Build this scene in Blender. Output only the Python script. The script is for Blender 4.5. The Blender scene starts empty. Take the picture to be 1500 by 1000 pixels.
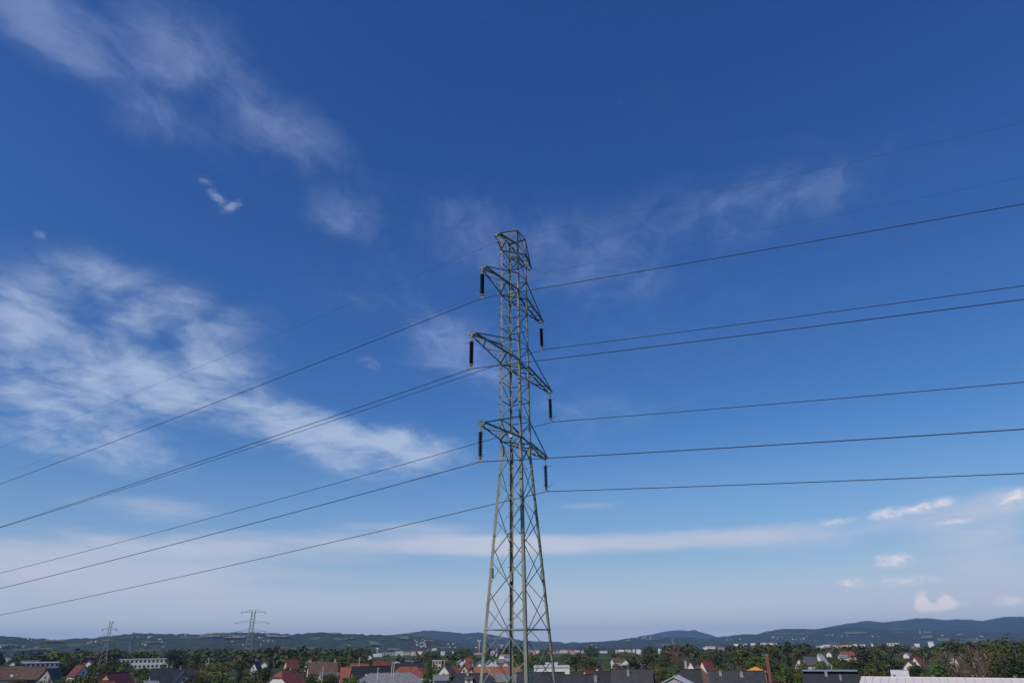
import bpy, bmesh, math, random
from mathutils import Vector, Matrix

# ------------------------------------------------------------------ camera, sky, sun, exposure
scene = bpy.context.scene
COL = scene.collection
R = math.radians
CAMZ = 16.0
FPX, PITCH, ROLL = 978.95, R(24.353), R(0.5767)
cam_data = bpy.data.cameras.new('camera')
cam_data.sensor_width = 36.0
cam_data.lens = FPX * 36.0 / 1500.0
cam_data.clip_start = 0.5
cam_data.clip_end = 60000.0
cam = bpy.data.objects.new('camera', cam_data)
COL.objects.link(cam)
cam.matrix_world = Matrix.Translation((0, 0, CAMZ)) @ Matrix.Rotation(R(90) + PITCH, 4, 'X') @ Matrix.Rotation(-ROLL, 4, 'Z')
scene.camera = cam

SUN_EL, SUN_AZ = R(45), R(-140)          # azimuth from +Y towards +X: behind the camera, to its left
to_sun = Vector((math.sin(SUN_AZ) * math.cos(SUN_EL), math.cos(SUN_AZ) * math.cos(SUN_EL), math.sin(SUN_EL)))
sun_data = bpy.data.lights.new('sun', 'SUN')
sun_data.energy = 3.5
sun_data.angle = R(0.5)
sun_data.color = (1.0, 0.89, 0.76)
sun = bpy.data.objects.new('sun', sun_data)
COL.objects.link(sun)
sun.rotation_euler = (-to_sun).to_track_quat('-Z', 'Y').to_euler()
sun.location = (0, -50, 200)

scene.view_settings.view_transform = 'Standard'
scene.view_settings.look = 'None'
scene.view_settings.gamma = 1.0
scene.view_settings.exposure = 0.0
scene.view_settings.use_curve_mapping = False
scene.render.engine = 'CYCLES'
scene.cycles.use_denoising = True
scene.cycles.max_bounces = 6
scene.cycles.volume_bounces = 0
scene.cycles.transparent_max_bounces = 8

def ray(u, v):
    """direction of a photograph pixel (1500 x 1000) from the camera, horizontal length 1"""
    A, B = u - 750.0, 500.0 - v
    c, s = math.cos(ROLL), math.sin(ROLL)
    a, b = A * c + B * s, -A * s + B * c
    d = Vector((a, FPX * math.cos(PITCH) - b * math.sin(PITCH), FPX * math.sin(PITCH) + b * math.cos(PITCH)))
    return d / math.hypot(d.x, d.y)
def at(u, v, dist):
    return Vector((0, 0, CAMZ)) + ray(u, v) * dist
def pix(P):
    X, Y, Z = P[0], P[1], P[2] - CAMZ
    zc = Y * math.cos(PITCH) + Z * math.sin(PITCH)
    yc = Z * math.cos(PITCH) - Y * math.sin(PITCH)
    if zc < 0.1: return (-9999, -9999)
    a, b = FPX * X / zc, FPX * yc / zc
    c, s = math.cos(ROLL), math.sin(ROLL)
    return (750 + a * c - b * s, 500 - (a * s + b * c))

# ---- sky: Nishita with thin cirrus and low cloud banks in the direction of view
world = bpy.data.worlds.new('World')
scene.world = world
world.use_nodes = True
wt = world.node_tree
wt.nodes.clear()
def WN(t, **k):
    n = wt.nodes.new(t)
    for a, b in k.items(): setattr(n, a, b)
    return n
def _in(n, i, x):
    if x is None: return
    if isinstance(x, bpy.types.NodeSocket): wt.links.new(x, n.inputs[i])
    else: n.inputs[i].default_value = x
def wmath(op, a, b=None, c=None, clamp=False):
    n = WN('ShaderNodeMath', operation=op, use_clamp=clamp)
    _in(n, 0, a); _in(n, 1, b); _in(n, 2, c)
    return n.outputs[0]
def wmap(x, f0, f1, t0, t1, smooth=True):
    n = WN('ShaderNodeMapRange', interpolation_type='SMOOTHSTEP' if smooth else 'LINEAR')
    for i, q in enumerate((x, f0, f1, t0, t1)): _in(n, i, q)
    return n.outputs[0]
def wmix(fac, a, b):
    n = WN('ShaderNodeMix', data_type='RGBA')
    _in(n, 0, fac)
    for i, q in ((6, a), (7, b)):
        if isinstance(q, bpy.types.NodeSocket): wt.links.new(q, n.inputs[i])
        else: n.inputs[i].default_value = (*q, 1)
    return n.outputs[2]
def wnoise(vec, scale, detail=8, rough=0.55, dist=0.0, lac=2.0):
    n = WN('ShaderNodeTexNoise', noise_dimensions='3D')
    wt.links.new(vec, n.inputs['Vector'])
    n.inputs['Scale'].default_value = scale
    n.inputs['Detail'].default_value = detail
    n.inputs['Roughness'].default_value = rough
    n.inputs['Distortion'].default_value = dist
    n.inputs['Lacunarity'].default_value = lac
    return n
def wcombine(x, y, z):
    n = WN('ShaderNodeCombineXYZ')
    _in(n, 0, x); _in(n, 1, y); _in(n, 2, z)
    return n.outputs[0]
def wmapping(vec, loc, rot, scl, kind):
    n = WN('ShaderNodeMapping', vector_type=kind)
    wt.links.new(vec, n.inputs[0])
    n.inputs[1].default_value = loc; n.inputs[2].default_value = rot; n.inputs[3].default_value = scl
    return n.outputs[0]

sky = WN('ShaderNodeTexSky', sky_type='NISHITA', sun_disc=False)
sky.sun_elevation = SUN_EL
sky.sun_rotation = SUN_AZ
sky.altitude = 300
sky.air_density = 1.0
sky.dust_density = 0.4
sky.ozone_density = 3.0
tc = WN('ShaderNodeTexCoord')
sep = WN('ShaderNodeSeparateXYZ')
wt.links.new(tc.outputs['Generated'], sep.inputs[0])
dx, dy, dz = sep.outputs
az = wmath('ARCTAN2', dx, dy)
el = wmath('ARCSINE', dz)
azel = wcombine(az, el, 0.0)
# a cloud sheet high above the ground: direction projected on a level plane
up = wmath('MAXIMUM', wmath('ADD', dz, 0.09), 0.03)
sheet = wcombine(wmath('DIVIDE', dx, up), wmath('DIVIDE', dy, up), 0.0)

def blob(u, v, ru, rv, tilt, w, soft=0.0):
    """elliptic cloud region: centre and radii given in degrees of sky via two picture points"""
    d = ray(u, v)
    a0, e0 = math.atan2(d.x, d.y), math.atan(d.z)
    d1 = ray(u, v - 20); d2 = ray(u + 20, v)
    eu = abs(math.atan2(d2.x, d2.y) - a0) / 20.0
    ev = abs(math.atan(d1.z) - e0) / 20.0
    m = wmapping(azel, (a0, e0, 0), (0, 0, R(tilt)), (ru * eu, rv * ev, 1), 'TEXTURE')
    ln = WN('ShaderNodeVectorMath', operation='LENGTH')
    wt.links.new(m, ln.inputs[0])
    return wmap(ln.outputs['Value'], soft, 1.0, w, 0.0)
def total(xs):
    s = xs[0]
    for x in xs[1:]: s = wmath('ADD', s, x)
    return s
# thin high cirrus (streaky), mid cirrus mass on the left, level veil near the horizon, small cumulus shreds
high = total([blob(50, 25, 220, 95, -12, 1.1), blob(270, 70, 260, 170, -32, 0.45), blob(340, 165, 300, 120, -8, 0.60),
              blob(430, 190, 150, 70, -10, 0.35), blob(225, 185, 120, 60, 0, 0.60), blob(495, 320, 110, 60, 0, 0.55),
              blob(1130, 290, 360, 130, -8, 0.50), blob(700, 330, 280, 110, 0, 0.50), blob(860, 390, 220, 90, 0, 0.56),
              blob(665, 505, 120, 75, 10, 0.95), blob(540, 420, 240, 90, 0, 0.30), blob(725, 545, 70, 50, 0, 0.70), blob(900, 470, 560, 200, 0, 0.16)])
mass = total([blob(20, 440, 150, 75, 0, 0.62), blob(120, 550, 330, 110, -12, 0.95), blob(280, 500, 250, 90, -8, 0.55), blob(60, 575, 200, 60, 0, 0.4),
              blob(330, 580, 230, 80, -14, 0.60), blob(470, 635, 280, 62, -8, 1.10), blob(610, 652, 150, 40, -5, 0.95), blob(100, 650, 320, 60, -4, 0.80),
              blob(230, 435, 250, 85, 0, 0.48), blob(90, 385, 170, 60, 0, 0.36), blob(540, 690, 190, 40, 0, 0.42), blob(850, 600, 220, 90, 0, 0.25)])
veil = total([blob(140, 820, 640, 85, 0, 1.05), blob(560, 800, 350, 40, 0, 0.75), blob(700, 795, 260, 22, 0, 0.8), blob(900, 795, 420, 26, 1.5, 1.25), blob(1210, 778, 280, 34, 4, 0.80),
              blob(350, 880, 700, 60, 0, 0.65), blob(1430, 790, 190, 130, -35, 0.75), blob(1300, 850, 330, 80, 0, 0.50), blob(865, 740, 100, 11, 0, 0.55),
              blob(1480, 735, 100, 46, 10, 0.6), blob(900, 900, 700, 60, 0, 0.42), blob(220, 745, 190, 30, 0, 0.6), blob(600, 770, 200, 14, 0, 0.5), blob(430, 855, 150, 14, 0, -0.5), blob(500, 830, 120, 10, 0, -0.3)])
shred = total([blob(1300, 752, 60, 15, 3, 1.0), blob(1365, 740, 66, 14, 8, 1.05), blob(1310, 820, 60, 20, 3, 1.05), blob(1245, 853, 38, 13, 3, 0.9), blob(1225, 765, 50, 12, 3, 0.7),
               blob(1330, 850, 90, 14, 2, 0.7), blob(1350, 881, 17, 22, -25, 2.2), blob(1366, 890, 38, 11, 0, 1.9), blob(1386, 880, 21, 16, -20, 2.2), blob(1402, 886, 32, 9, 0, 0.9), blob(1480, 880, 44, 13, 0, 1.2), blob(1487, 728, 50, 24, 10, 1.0), blob(1395, 764, 56, 7, 0, 0.9)])
scrap = total([blob(320, 290, 34, 15, -20, 0.95), blob(340, 303, 30, 13, 40, 0.95), blob(302, 265, 24, 12, 0, 0.6), blob(540, 530, 40, 16, -25, 0.6), blob(58, 343, 24, 12, 0, 0.6), blob(640, 500, 50, 30, 0, 0.5)])
# the same kinds of cloud go on, scattered, round the rest of the sky
roam = wnoise(tc.outputs['Generated'], 1.7, 3, 0.5)
front = blob(750, 480, 1150, 640, 0, 1.0, soft=0.72)
elsewhere = wmath('MULTIPLY', wmap(roam.outputs['Fac'], 0.50, 0.75, 0.0, 0.8), wmath('SUBTRACT', 1.0, front))
high = wmath('ADD', high, wmath('MULTIPLY', elsewhere, 0.8))

warp = wnoise(sheet, 1.3, 5, 0.55)
def warped(vec, amount):
    sub = WN('ShaderNodeVectorMath', operation='SUBTRACT'); wt.links.new(warp.outputs['Color'], sub.inputs[0]); sub.inputs[1].default_value = (.5, .5, .5)
    sc = WN('ShaderNodeVectorMath', operation='SCALE'); wt.links.new(sub.outputs[0], sc.inputs[0]); sc.inputs['Scale'].default_value = amount
    ad = WN('ShaderNodeVectorMath', operation='ADD'); wt.links.new(vec, ad.inputs[0]); wt.links.new(sc.outputs[0], ad.inputs[1])
    return ad.outputs[0]
wsheet = warped(sheet, 0.5)
n_high = wnoise(wmapping(wsheet, (0, 0, 0), (0, 0, R(-30)), (1.5, 1.0, 1), 'POINT'), 6.0, 13, 0.66, 0.2)
n_mass = wnoise(wmapping(wsheet, (3, 1, 0), (0, 0, R(10)), (1.15, 1.0, 1), 'POINT'), 4.6, 13, 0.60, 0.1)
n_patch = wnoise(wmapping(wsheet, (2, 9, 0), (0, 0, R(50)), (1.0, 1.0, 1), 'POINT'), 2.2, 4, 0.5)
n_patch2 = wnoise(wmapping(wsheet, (4, 2, 0), (0, 0, R(-15)), (1.0, 1.0, 1), 'POINT'), 2.9, 5, 0.55)
patch = wmap(n_patch.outputs['Fac'], 0.36, 0.62, 0.50, 1.25)
mpatch = wmap(n_patch2.outputs['Fac'], 0.34, 0.60, 0.60, 1.15)
mass = wmath('MULTIPLY', mass, mpatch)
high = wmath('MULTIPLY', high, patch)
wazel = warped(azel, 0.02)
n_veil = wnoise(wmapping(wazel, (1, 2, 0), (0, 0, 0), (2.0, 13, 1), 'POINT'), 2.2, 10, 0.60)
n_shred = wnoise(wmapping(wazel, (5, 2, 0), (0, 0, 0), (26, 44, 1), 'POINT'), 2.6, 9, 0.64, 0.6)
n_scrap = wnoise(wmapping(wazel, (2, 7, 0), (0, 0, R(-35)), (26, 46, 1), 'POINT'), 2.0, 10, 0.66, 0.8)
def density(region, noise, gain, lo, hi, top):
    f = wmath('MULTIPLY', wmath('SUBTRACT', noise.outputs['Fac'], 0.5), gain)
    # noise only shapes cloud where there is a cloud region
    x = wmath('ADD', region, wmath('MULTIPLY', f, wmath('MINIMUM', wmath('ADD', region, 0.25), 1.0)))
    return wmap(x, lo, hi, 0.0, top)
c_high = density(high, n_high, 2.4, 0.05, 1.45, 0.40)
c_mass = density(mass, n_mass, 2.5, 0.02, 1.65, 0.84)
c_veil = density(veil, n_veil, 2.3, 0.05, 1.45, 0.90)
c_shred = density(shred, n_shred, 3.0, 0.05, 1.7, 0.80)
c_scrap = density(scrap, n_scrap, 3.2, 0.05, 1.7, 0.40)
c_haze = wmap(el, 0.30, -0.02, 0.0, 0.80)
c_low = wmap(el, 0.13, -0.01, 0.0, 0.90)

# deepen the clear blue (steeper falloff in red and green than the plain model)
sp = WN('ShaderNodeSeparateColor'); wt.links.new(sky.outputs[0], sp.inputs[0])
cb = WN('ShaderNodeCombineColor')
for i, (gain, gam) in enumerate(((0.72, 1.33), (0.90, 1.17), (0.96, 0.86))):
    x = wmath('POWER', wmath('MULTIPLY', sp.outputs[i], 0.1), gam)
    wt.links.new(wmath('MULTIPLY', x, gain * 10.0), cb.inputs[i])
clear = cb.outputs[0]
veil_col = (5.6, 6.0, 7.2)
mass_col = (4.5, 5.5, 7.4)
high_col = (3.5, 4.5, 7.1)
shred_col = (9.2, 8.4, 8.5)
col = wmix(c_haze, clear, (3.3, 4.5, 6.4))
col = wmix(c_low, col, (6.5, 7.1, 7.4))
col = wmix(c_veil, col, veil_col)
col = wmix(c_high, col, high_col)
col = wmix(c_mass, col, mass_col)
col = wmix(c_scrap, col, (4.6, 5.4, 7.3))
col = wmix(c_shred, col, shred_col)
bg = WN('ShaderNodeBackground')
bg.inputs['Strength'].default_value = 0.1
wt.links.new(col, bg.inputs['Color'])
wo = WN('ShaderNodeOutputWorld')
wt.links.new(bg.outputs[0], wo.inputs['Surface'])
world.cycles.sampling_method = 'MANUAL'
world.cycles.sample_map_resolution = 512

# ------------------------------------------------------------------ helpers
rng = random.Random(11)
def link(o, parent=None):
    COL.objects.link(o)
    if parent is not None: o.parent = parent
    return o
def tag(o, label=None, cat=None, group=None, kind=None):
    if label: o['label'] = label
    if cat: o['category'] = cat
    if group: o['group'] = group
    if kind: o['kind'] = kind
    return o
def empty(name, loc=(0, 0, 0), rz=0.0):
    o = bpy.data.objects.new(name, None)
    o.empty_display_size = 0.3
    o.location = loc
    o.rotation_euler = (0, 0, rz)
    return link(o)
class MB:
    """collects faces; build() links them as one mesh object"""
    def __init__(s): s.v, s.f, s.m, s.sm = [], [], [], []
    def add(s, vs, fs, mi=0, smooth=False):
        n = len(s.v)
        s.v += [tuple(q) for q in vs]
        for f in fs:
            s.f.append(tuple(n + i for i in f)); s.m.append(mi); s.sm.append(smooth)
        return s
    def box(s, c, size, rz=0.0, mi=0):
        x, y, z = size[0] / 2, size[1] / 2, size[2] / 2
        M = Matrix.Rotation(rz, 3, 'Z'); c = Vector(c)
        vs = [c + M @ Vector((sx * x, sy * y, sz * z)) for sz in (-1, 1) for sy in (-1, 1) for sx in (-1, 1)]
        return s.add(vs, [(0, 2, 3, 1), (4, 5, 7, 6), (0, 1, 5, 4), (2, 6, 7, 3), (0, 4, 6, 2), (1, 3, 7, 5)], mi)
    def prism(s, poly, z0, z1, mi=0):
        """poly: ccw list of (x, y)"""
        n = len(poly)
        vs = [(x, y, z0) for x, y in poly] + [(x, y, z1) for x, y in poly]
        fs = [tuple(range(n - 1, -1, -1)), tuple(range(n, 2 * n))] + [(i, (i + 1) % n, n + (i + 1) % n, n + i) for i in range(n)]
        return s.add(vs, fs, mi)
    def slab(s, quad, t, mi=0):
        """flat quad/polygon given a thickness t downward along its normal"""
        q = [Vector(p) for p in quad]
        nrm = (q[1] - q[0]).cross(q[2] - q[0]).normalized()
        n = len(q)
        vs = q + [p - nrm * t for p in q]
        fs = [tuple(range(n)), tuple(range(2 * n - 1, n - 1, -1))] + [(i, n + i, n + (i + 1) % n, (i + 1) % n) for i in range(n)]
        return s.add(vs, fs, mi)
    def frame(s, p0, p1, hint=(0, 0, 1)):
        d = (p1 - p0).normalized()
        h = Vector(hint)
        if abs(d.dot(h)) > 0.97: h = Vector((1, 0, 0)) if abs(d.x) < 0.9 else Vector((0, 1, 0))
        a = (h - d * h.dot(d)).normalized()
        return d, a, d.cross(a)
    def tube(s, pts, r, n=6, mi=0, smooth=True, r1=None):
        pts = [Vector(p) for p in pts]
        k = len(pts); vs = []
        for i, p in enumerate(pts):
            d, a, b = s.frame(pts[max(0, i - 1)], pts[min(k - 1, i + 1)])
            rr = r if r1 is None else r + (r1 - r) * i / (k - 1)
            vs += [p + (a * math.cos(t) + b * math.sin(t)) * rr for t in (2 * math.pi * j / n for j in range(n))]
        fs = [(i * n + j, i * n + (j + 1) % n, (i + 1) * n + (j + 1) % n, (i + 1) * n + j) for i in range(k - 1) for j in range(n)]
        fs += [tuple(range(n - 1, -1, -1)), tuple((k - 1) * n + j for j in range(n))]
        return s.add(vs, fs, mi, smooth)
    def angle(s, p0, p1, w, t, a, b, mi=0):
        """rolled L section from p0 to p1, heel on the line, flanges along a and b"""
        p0, p1 = Vector(p0), Vector(p1)
        d = (p1 - p0).normalized()
        a = Vector(a); a = (a - d * a.dot(d)).normalized()
        b = Vector(b); b = (b - d * b.dot(d)); b = (b - a * b.dot(a)).normalized()
        prof = [(0, 0), (w, 0), (w, t), (t, t), (t, w), (0, w)]
        vs = [p + a * x + b * y for p in (p0, p1) for x, y in prof]
        fs = [(i, (i + 1) % 6, 6 + (i + 1) % 6, 6 + i) for i in range(6)] + [(5, 4, 3, 2, 1, 0), (6, 7, 8, 9, 10, 11)]
        return s.add(vs, fs, mi)
    def lathe(s, prof, c=(0, 0, 0), n=14, mi=0, smooth=True):
        k = len(prof); c = Vector(c)
        vs = [c + Vector((r * math.cos(2 * math.pi * j / n), r * math.sin(2 * math.pi * j / n), z)) for r, z in prof for j in range(n)]
        fs = [(i * n + j, i * n + (j + 1) % n, (i + 1) * n + (j + 1) % n, (i + 1) * n + j) for i in range(k - 1) for j in range(n)]
        return s.add(vs, fs, mi, smooth)
    def mesh(s, name, mats):
        me = bpy.data.meshes.new(name)
        me.from_pydata(s.v, [], s.f)
        for m in (mats if isinstance(mats, (list, tuple)) else [mats]): me.materials.append(m)
        me.polygons.foreach_set('material_index', s.m)
        me.polygons.foreach_set('use_smooth', s.sm)
        me.update()
        return me
    def build(s, name, mats, parent=None):
        return link(bpy.data.objects.new(name, s.mesh(name, mats)), parent)
def copy_tree(o, parent=None):
    c = o.copy(); link(c)
    if parent is not None: c.parent = parent
    for ch in [x for x in KIDS.get(o.name, [])]: copy_tree(ch, c)
    return c
KIDS = {}
def index_kids(o):
    KIDS[o.name] = list(o.children)
    for ch in o.children: index_kids(ch)

# ------------------------------------------------------------------ materials
def mat(name, base, rough=0.7, metal=0.0, var=None, scale=4.0, detail=4, bump=0.0, coords='Object', spec=0.3, rnd=0.0):
    """principled with a noise-mixed second colour, optional bump, optional per-object brightness change"""
    m = bpy.data.materials.new(name); m.use_nodes = True
    t = m.node_tree; p = t.nodes['Principled BSDF']
    p.inputs['Roughness'].default_value = rough
    p.inputs['Metallic'].default_value = metal
    p.inputs['Specular IOR Level'].default_value = spec
    p.inputs['Base Color'].default_value = (*base, 1)
    out = None
    if var is not None or bump:
        co = t.nodes.new('ShaderNodeTexCoord')
        no = t.nodes.new('ShaderNodeTexNoise')
        no.inputs['Scale'].default_value = scale; no.inputs['Detail'].default_value = detail; no.inputs['Roughness'].default_value = 0.6
        t.links.new(co.outputs[coords], no.inputs['Vector'])
        if var is not None:
            cr = t.nodes.new('ShaderNodeValToRGB')
            cr.color_ramp.elements[0].position = 0.36; cr.color_ramp.elements[0].color = (*base, 1)
            cr.color_ramp.elements[1].position = 0.66; cr.color_ramp.elements[1].color = (*var, 1)
            t.links.new(no.outputs['Fac'], cr.inputs[0]); out = cr.outputs[0]
        if bump:
            bu = t.nodes.new('ShaderNodeBump'); bu.inputs['Strength'].default_value = bump
            t.links.new(no.outputs['Fac'], bu.inputs['Height']); t.links.new(bu.outputs[0], p.inputs['Normal'])
    if rnd:
        oi = t.nodes.new('ShaderNodeObjectInfo')
        mr = t.nodes.new('ShaderNodeMapRange'); mr.inputs[3].default_value = 1 - rnd; mr.inputs[4].default_value = 1 + rnd
        t.links.new(oi.outputs['Random'], mr.inputs[0])
        hs = t.nodes.new('ShaderNodeHueSaturation'); hs.inputs['Color'].default_value = (*base, 1)
        mr2 = t.nodes.new('ShaderNodeMapRange'); mr2.inputs[3].default_value = 0.5 - rnd * 0.09; mr2.inputs[4].default_value = 0.5 + rnd * 0.06
        fr = t.nodes.new('ShaderNodeMath'); fr.operation = 'FRACT'
        mu = t.nodes.new('ShaderNodeMath'); mu.operation = 'MULTIPLY'; mu.inputs[1].default_value = 7.31
        t.links.new(oi.outputs['Random'], mu.inputs[0]); t.links.new(mu.outputs[0], fr.inputs[0]); t.links.new(fr.outputs[0], mr2.inputs[0])
        if out: t.links.new(out, hs.inputs['Color'])
        t.links.new(mr.outputs[0], hs.inputs['Value']); t.links.new(mr2.outputs[0], hs.inputs['Hue']); out = hs.outputs[0]
    if out: t.links.new(out, p.inputs['Base Color'])
    return m
M = {}
M['steel'] = mat('grey_green_painted_steel', (0.150, 0.172, 0.132), 0.62, 0.0, (0.225, 0.248, 0.198), 1.3, 8, spec=0.3)
M['steel_far'] = mat('galvanised_steel_weathered', (0.20, 0.21, 0.20), 0.6, 0.0, (0.30, 0.31, 0.30), 2.0)
M['rust'] = mat('rusty_bolt_steel', (0.16, 0.085, 0.055), 0.8, 0.0, (0.24, 0.17, 0.13), 30)
M['galv'] = mat('galvanised_fitting', (0.19, 0.175, 0.16), 0.65, 0.1, (0.27, 0.22, 0.19), 20)
M['rubber'] = mat('black_silicone_shed', (0.011, 0.010, 0.010), 0.55, 0.0, (0.018, 0.015, 0.013), 12, spec=0.25)
M['wire'] = mat('weathered_aluminium_cable', (0.022, 0.022, 0.026), 0.6, 0.0, (0.036, 0.036, 0.040), 3)
M['earth_wire'] = mat('galvanised_earth_wire', (0.045, 0.048, 0.055), 0.5, 0.0, (0.09, 0.095, 0.11), 3)
M['plate'] = mat('white_enamel_plate', (0.80, 0.79, 0.77), 0.4, 0.0, (0.74, 0.73, 0.70), 8)
M['ink'] = mat('grey_mark_paint', (0.16, 0.16, 0.18), 0.6, 0.0, (0.20, 0.20, 0.22), 10)
M['concrete'] = mat('concrete', (0.33, 0.32, 0.30), 0.9, 0.0, (0.42, 0.41, 0.38), 3, bump=0.2)

# ------------------------------------------------------------------ the lattice tower
TH = R(63.684)
AV = Vector((math.cos(TH), math.sin(TH), 0))          # along the cross arms, away from the camera to the right
WV = Vector((-math.sin(TH), math.cos(TH), 0))         # along the line, away to the left
AXIS = Vector((0.139, 32.0, 0))
BEND = 8.5
def half(z):
    if z > BEND: h = 0.56 - (z - BEND) * 0.0027; return h, h
    return 0.56 + (BEND - z) * 0.0900, 0.56 + (BEND - z) * 0.0550
def node(i, j, z):
    """tower corner (i along AV, j along WV) at height z above the camera"""
    ha, hw = half(z)
    return AXIS + AV * (i * ha) + WV * (j * hw) + Vector((0, 0, CAMZ + z))
tower = empty('transmission_tower', AXIS)
tag(tower, 'tall grey-green lattice steel tower with six cross arms carrying the power line', 'tower')
TO = Matrix.Translation(-AXIS)
class TMB(MB):                                         # builds in tower space
    def build(s, name, mats, parent=None):
        s.v = [tuple(Vector(q) - AXIS) for q in s.v]
        return MB.build(s, name, mats, parent)
corners = [(-1, -1), (1, -1), (1, 1), (-1, 1)]
ZT, ZE = 20.95, 20.0
for (i, j) in corners:
    m = TMB()
    m.angle(node(i, j, -15.7), node(i, j, BEND), 0.135, 0.016, -AV * i, -WV * j)
    m.angle(node(i, j, BEND - 0.05), node(i, j, 14.2), 0.108, 0.014, -AV * i, -WV * j)
    m.angle(node(i, j, 14.2), node(i, j, ZT), 0.092, 0.012, -AV * i, -WV * j)
    m.box(node(i, j, BEND) - AV * i * 0.07 - WV * j * 0.07, (0.142, 0.142, 0.4), TH)
    for z in (2.9, -3.4, -9.6):                        # splice plates
        m.box(node(i, j, z) - AV * i * 0.07 - WV * j * 0.07, (0.142, 0.142, 0.42), TH)
    m.build('leg', M['steel'], tower)
    f = TMB(); f.box(node(i, j, -15.85), (0.7, 0.7, 0.5), TH); f.build('foundation', M['concrete'], tower)
def brace(p, q, w, out, parent=tower, name='brace', cls=TMB):
    p, q = Vector(p), Vector(q)
    d = (q - p).normalized()
    side = d.cross(Vector(out)).normalized()
    m = cls(); m.angle(p, q, w, 0.009, -Vector(out), side)
    return m.build(name, M['steel'], parent)
faces = [((-1, 1), (-1, -1), -AV), ((-1, -1), (1, -1), -WV), ((1, -1), (1, 1), AV), ((1, 1), (-1, 1), WV)]
LV = [20.95, 20.0, 19.2, 18.24, 17.17, 16.2, 15.22, 14.23, 13.12, 12.16, 11.18, 10.17, 9.07]
def off(p, out): return Vector(p) + Vector(out) * 0.008
for k, z in enumerate(LV):
    for fi, (c0, c1, out) in enumerate(faces):
        if k == 0: w = 0.07
        else: w = 0.038
        brace(off(node(*c0, z), out), off(node(*c1, z), out), w, out)
        if k + 1 < len(LV):
            z2 = LV[k + 1]
            flip = (k + fi) % 2
            a, b = (c0, c1) if flip else (c1, c0)
            brace(off(node(*a, z - 0.03), out), off(node(*b, z2 + 0.03), out), 0.034, out)
    if z in (20.0, 17.17, 13.12, 9.07):                # plan bracing at the arms
        brace(node(-1, 1, z - 0.05), node(1, -1, z - 0.05), 0.05, (0, 0, 1))
        brace(node(-1, -1, z - 0.12), node(1, 1, z - 0.12), 0.05, (0, 0, 1))
# crossed bracing of the tapering body, neighbouring faces half a panel apart
LA = [9.07, 7.15, 5.38, 3.5, 1.52, -0.53, -2.8, -5.4, -8.6, -12.2, -15.4]
LW = [9.07, 7.9, 6.07, 4.19, 2.29, 0.3, -1.7, -4.1, -7.0, -10.3, -15.4]
for fi, (c0, c1, out) in enumerate(faces):
    L = LA if fi % 2 == 0 else LW
    for k in range(len(L) - 1):
        for n, (a, b) in enumerate(((c0, c1), (c1, c0))):
            e = 0.010 if n else -0.008
            o2 = Vector(out) * e
            brace(node(*a, L[k] - 0.05) + o2, node(*b, L[k + 1] + 0.05) + o2, 0.038 if fi < 2 else 0.034, out)
    for z in (0.6, -8.6):
        brace(off(node(*c0, z), Vector(out) * 3), off(node(*c1, z), Vector(out) * 3), 0.042, out)
# step bolts up two legs
bolts = TMB()
z = -13.0; k = 0
while z < 20.6:
    for (i, j) in ((1, 1), (-1, 1)):
        if (i, j) == (-1, 1) and z < 9: continue
        p = node(i, j, z)
        d = (-WV * j if k % 2 else -AV * i) * -1.0
        bolts.tube([p, p + d * 0.17], 0.014, 5)
        bolts.box(p + d * 0.02, (0.05, 0.05, 0.05), TH)
    z += 0.38; k += 1
tag(bolts.build('step_bolts', M['rust'], tower), 'rusty step bolts up two of the legs', kind='stuff')
# number plate on the far left-hand leg
pp = node(1, 1, 9.62) - WV * 0.01 - AV * 0.02
nrm = Vector((0.05, -1, 0)).normalized(); sd = Vector((1, 0.05, 0)).normalized(); upv = Vector((0, 0, 1))
def oval(w, h, n=7):
    r = w / 2
    pts = [(r * math.cos(math.pi * t / n), h / 2 - r + r * math.sin(math.pi * t / n)) for t in range(n + 1)]
    return pts + [(-x, -y) for x, y in pts]
m = TMB()
pl = [pp + nrm * 0.10 + sd * x + upv * y for x, y in oval(0.135, 0.29)]
m.slab(pl[::-1], 0.006); plate = m.build('number_plate', M['plate'], tower)
m = TMB(); pl = [pp + nrm * 0.110 + sd * x + upv * y for x, y in oval(0.040, 0.17)]
m.slab(pl[::-1], 0.004); m.build('plate_mark', M['ink'], plate)

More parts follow.
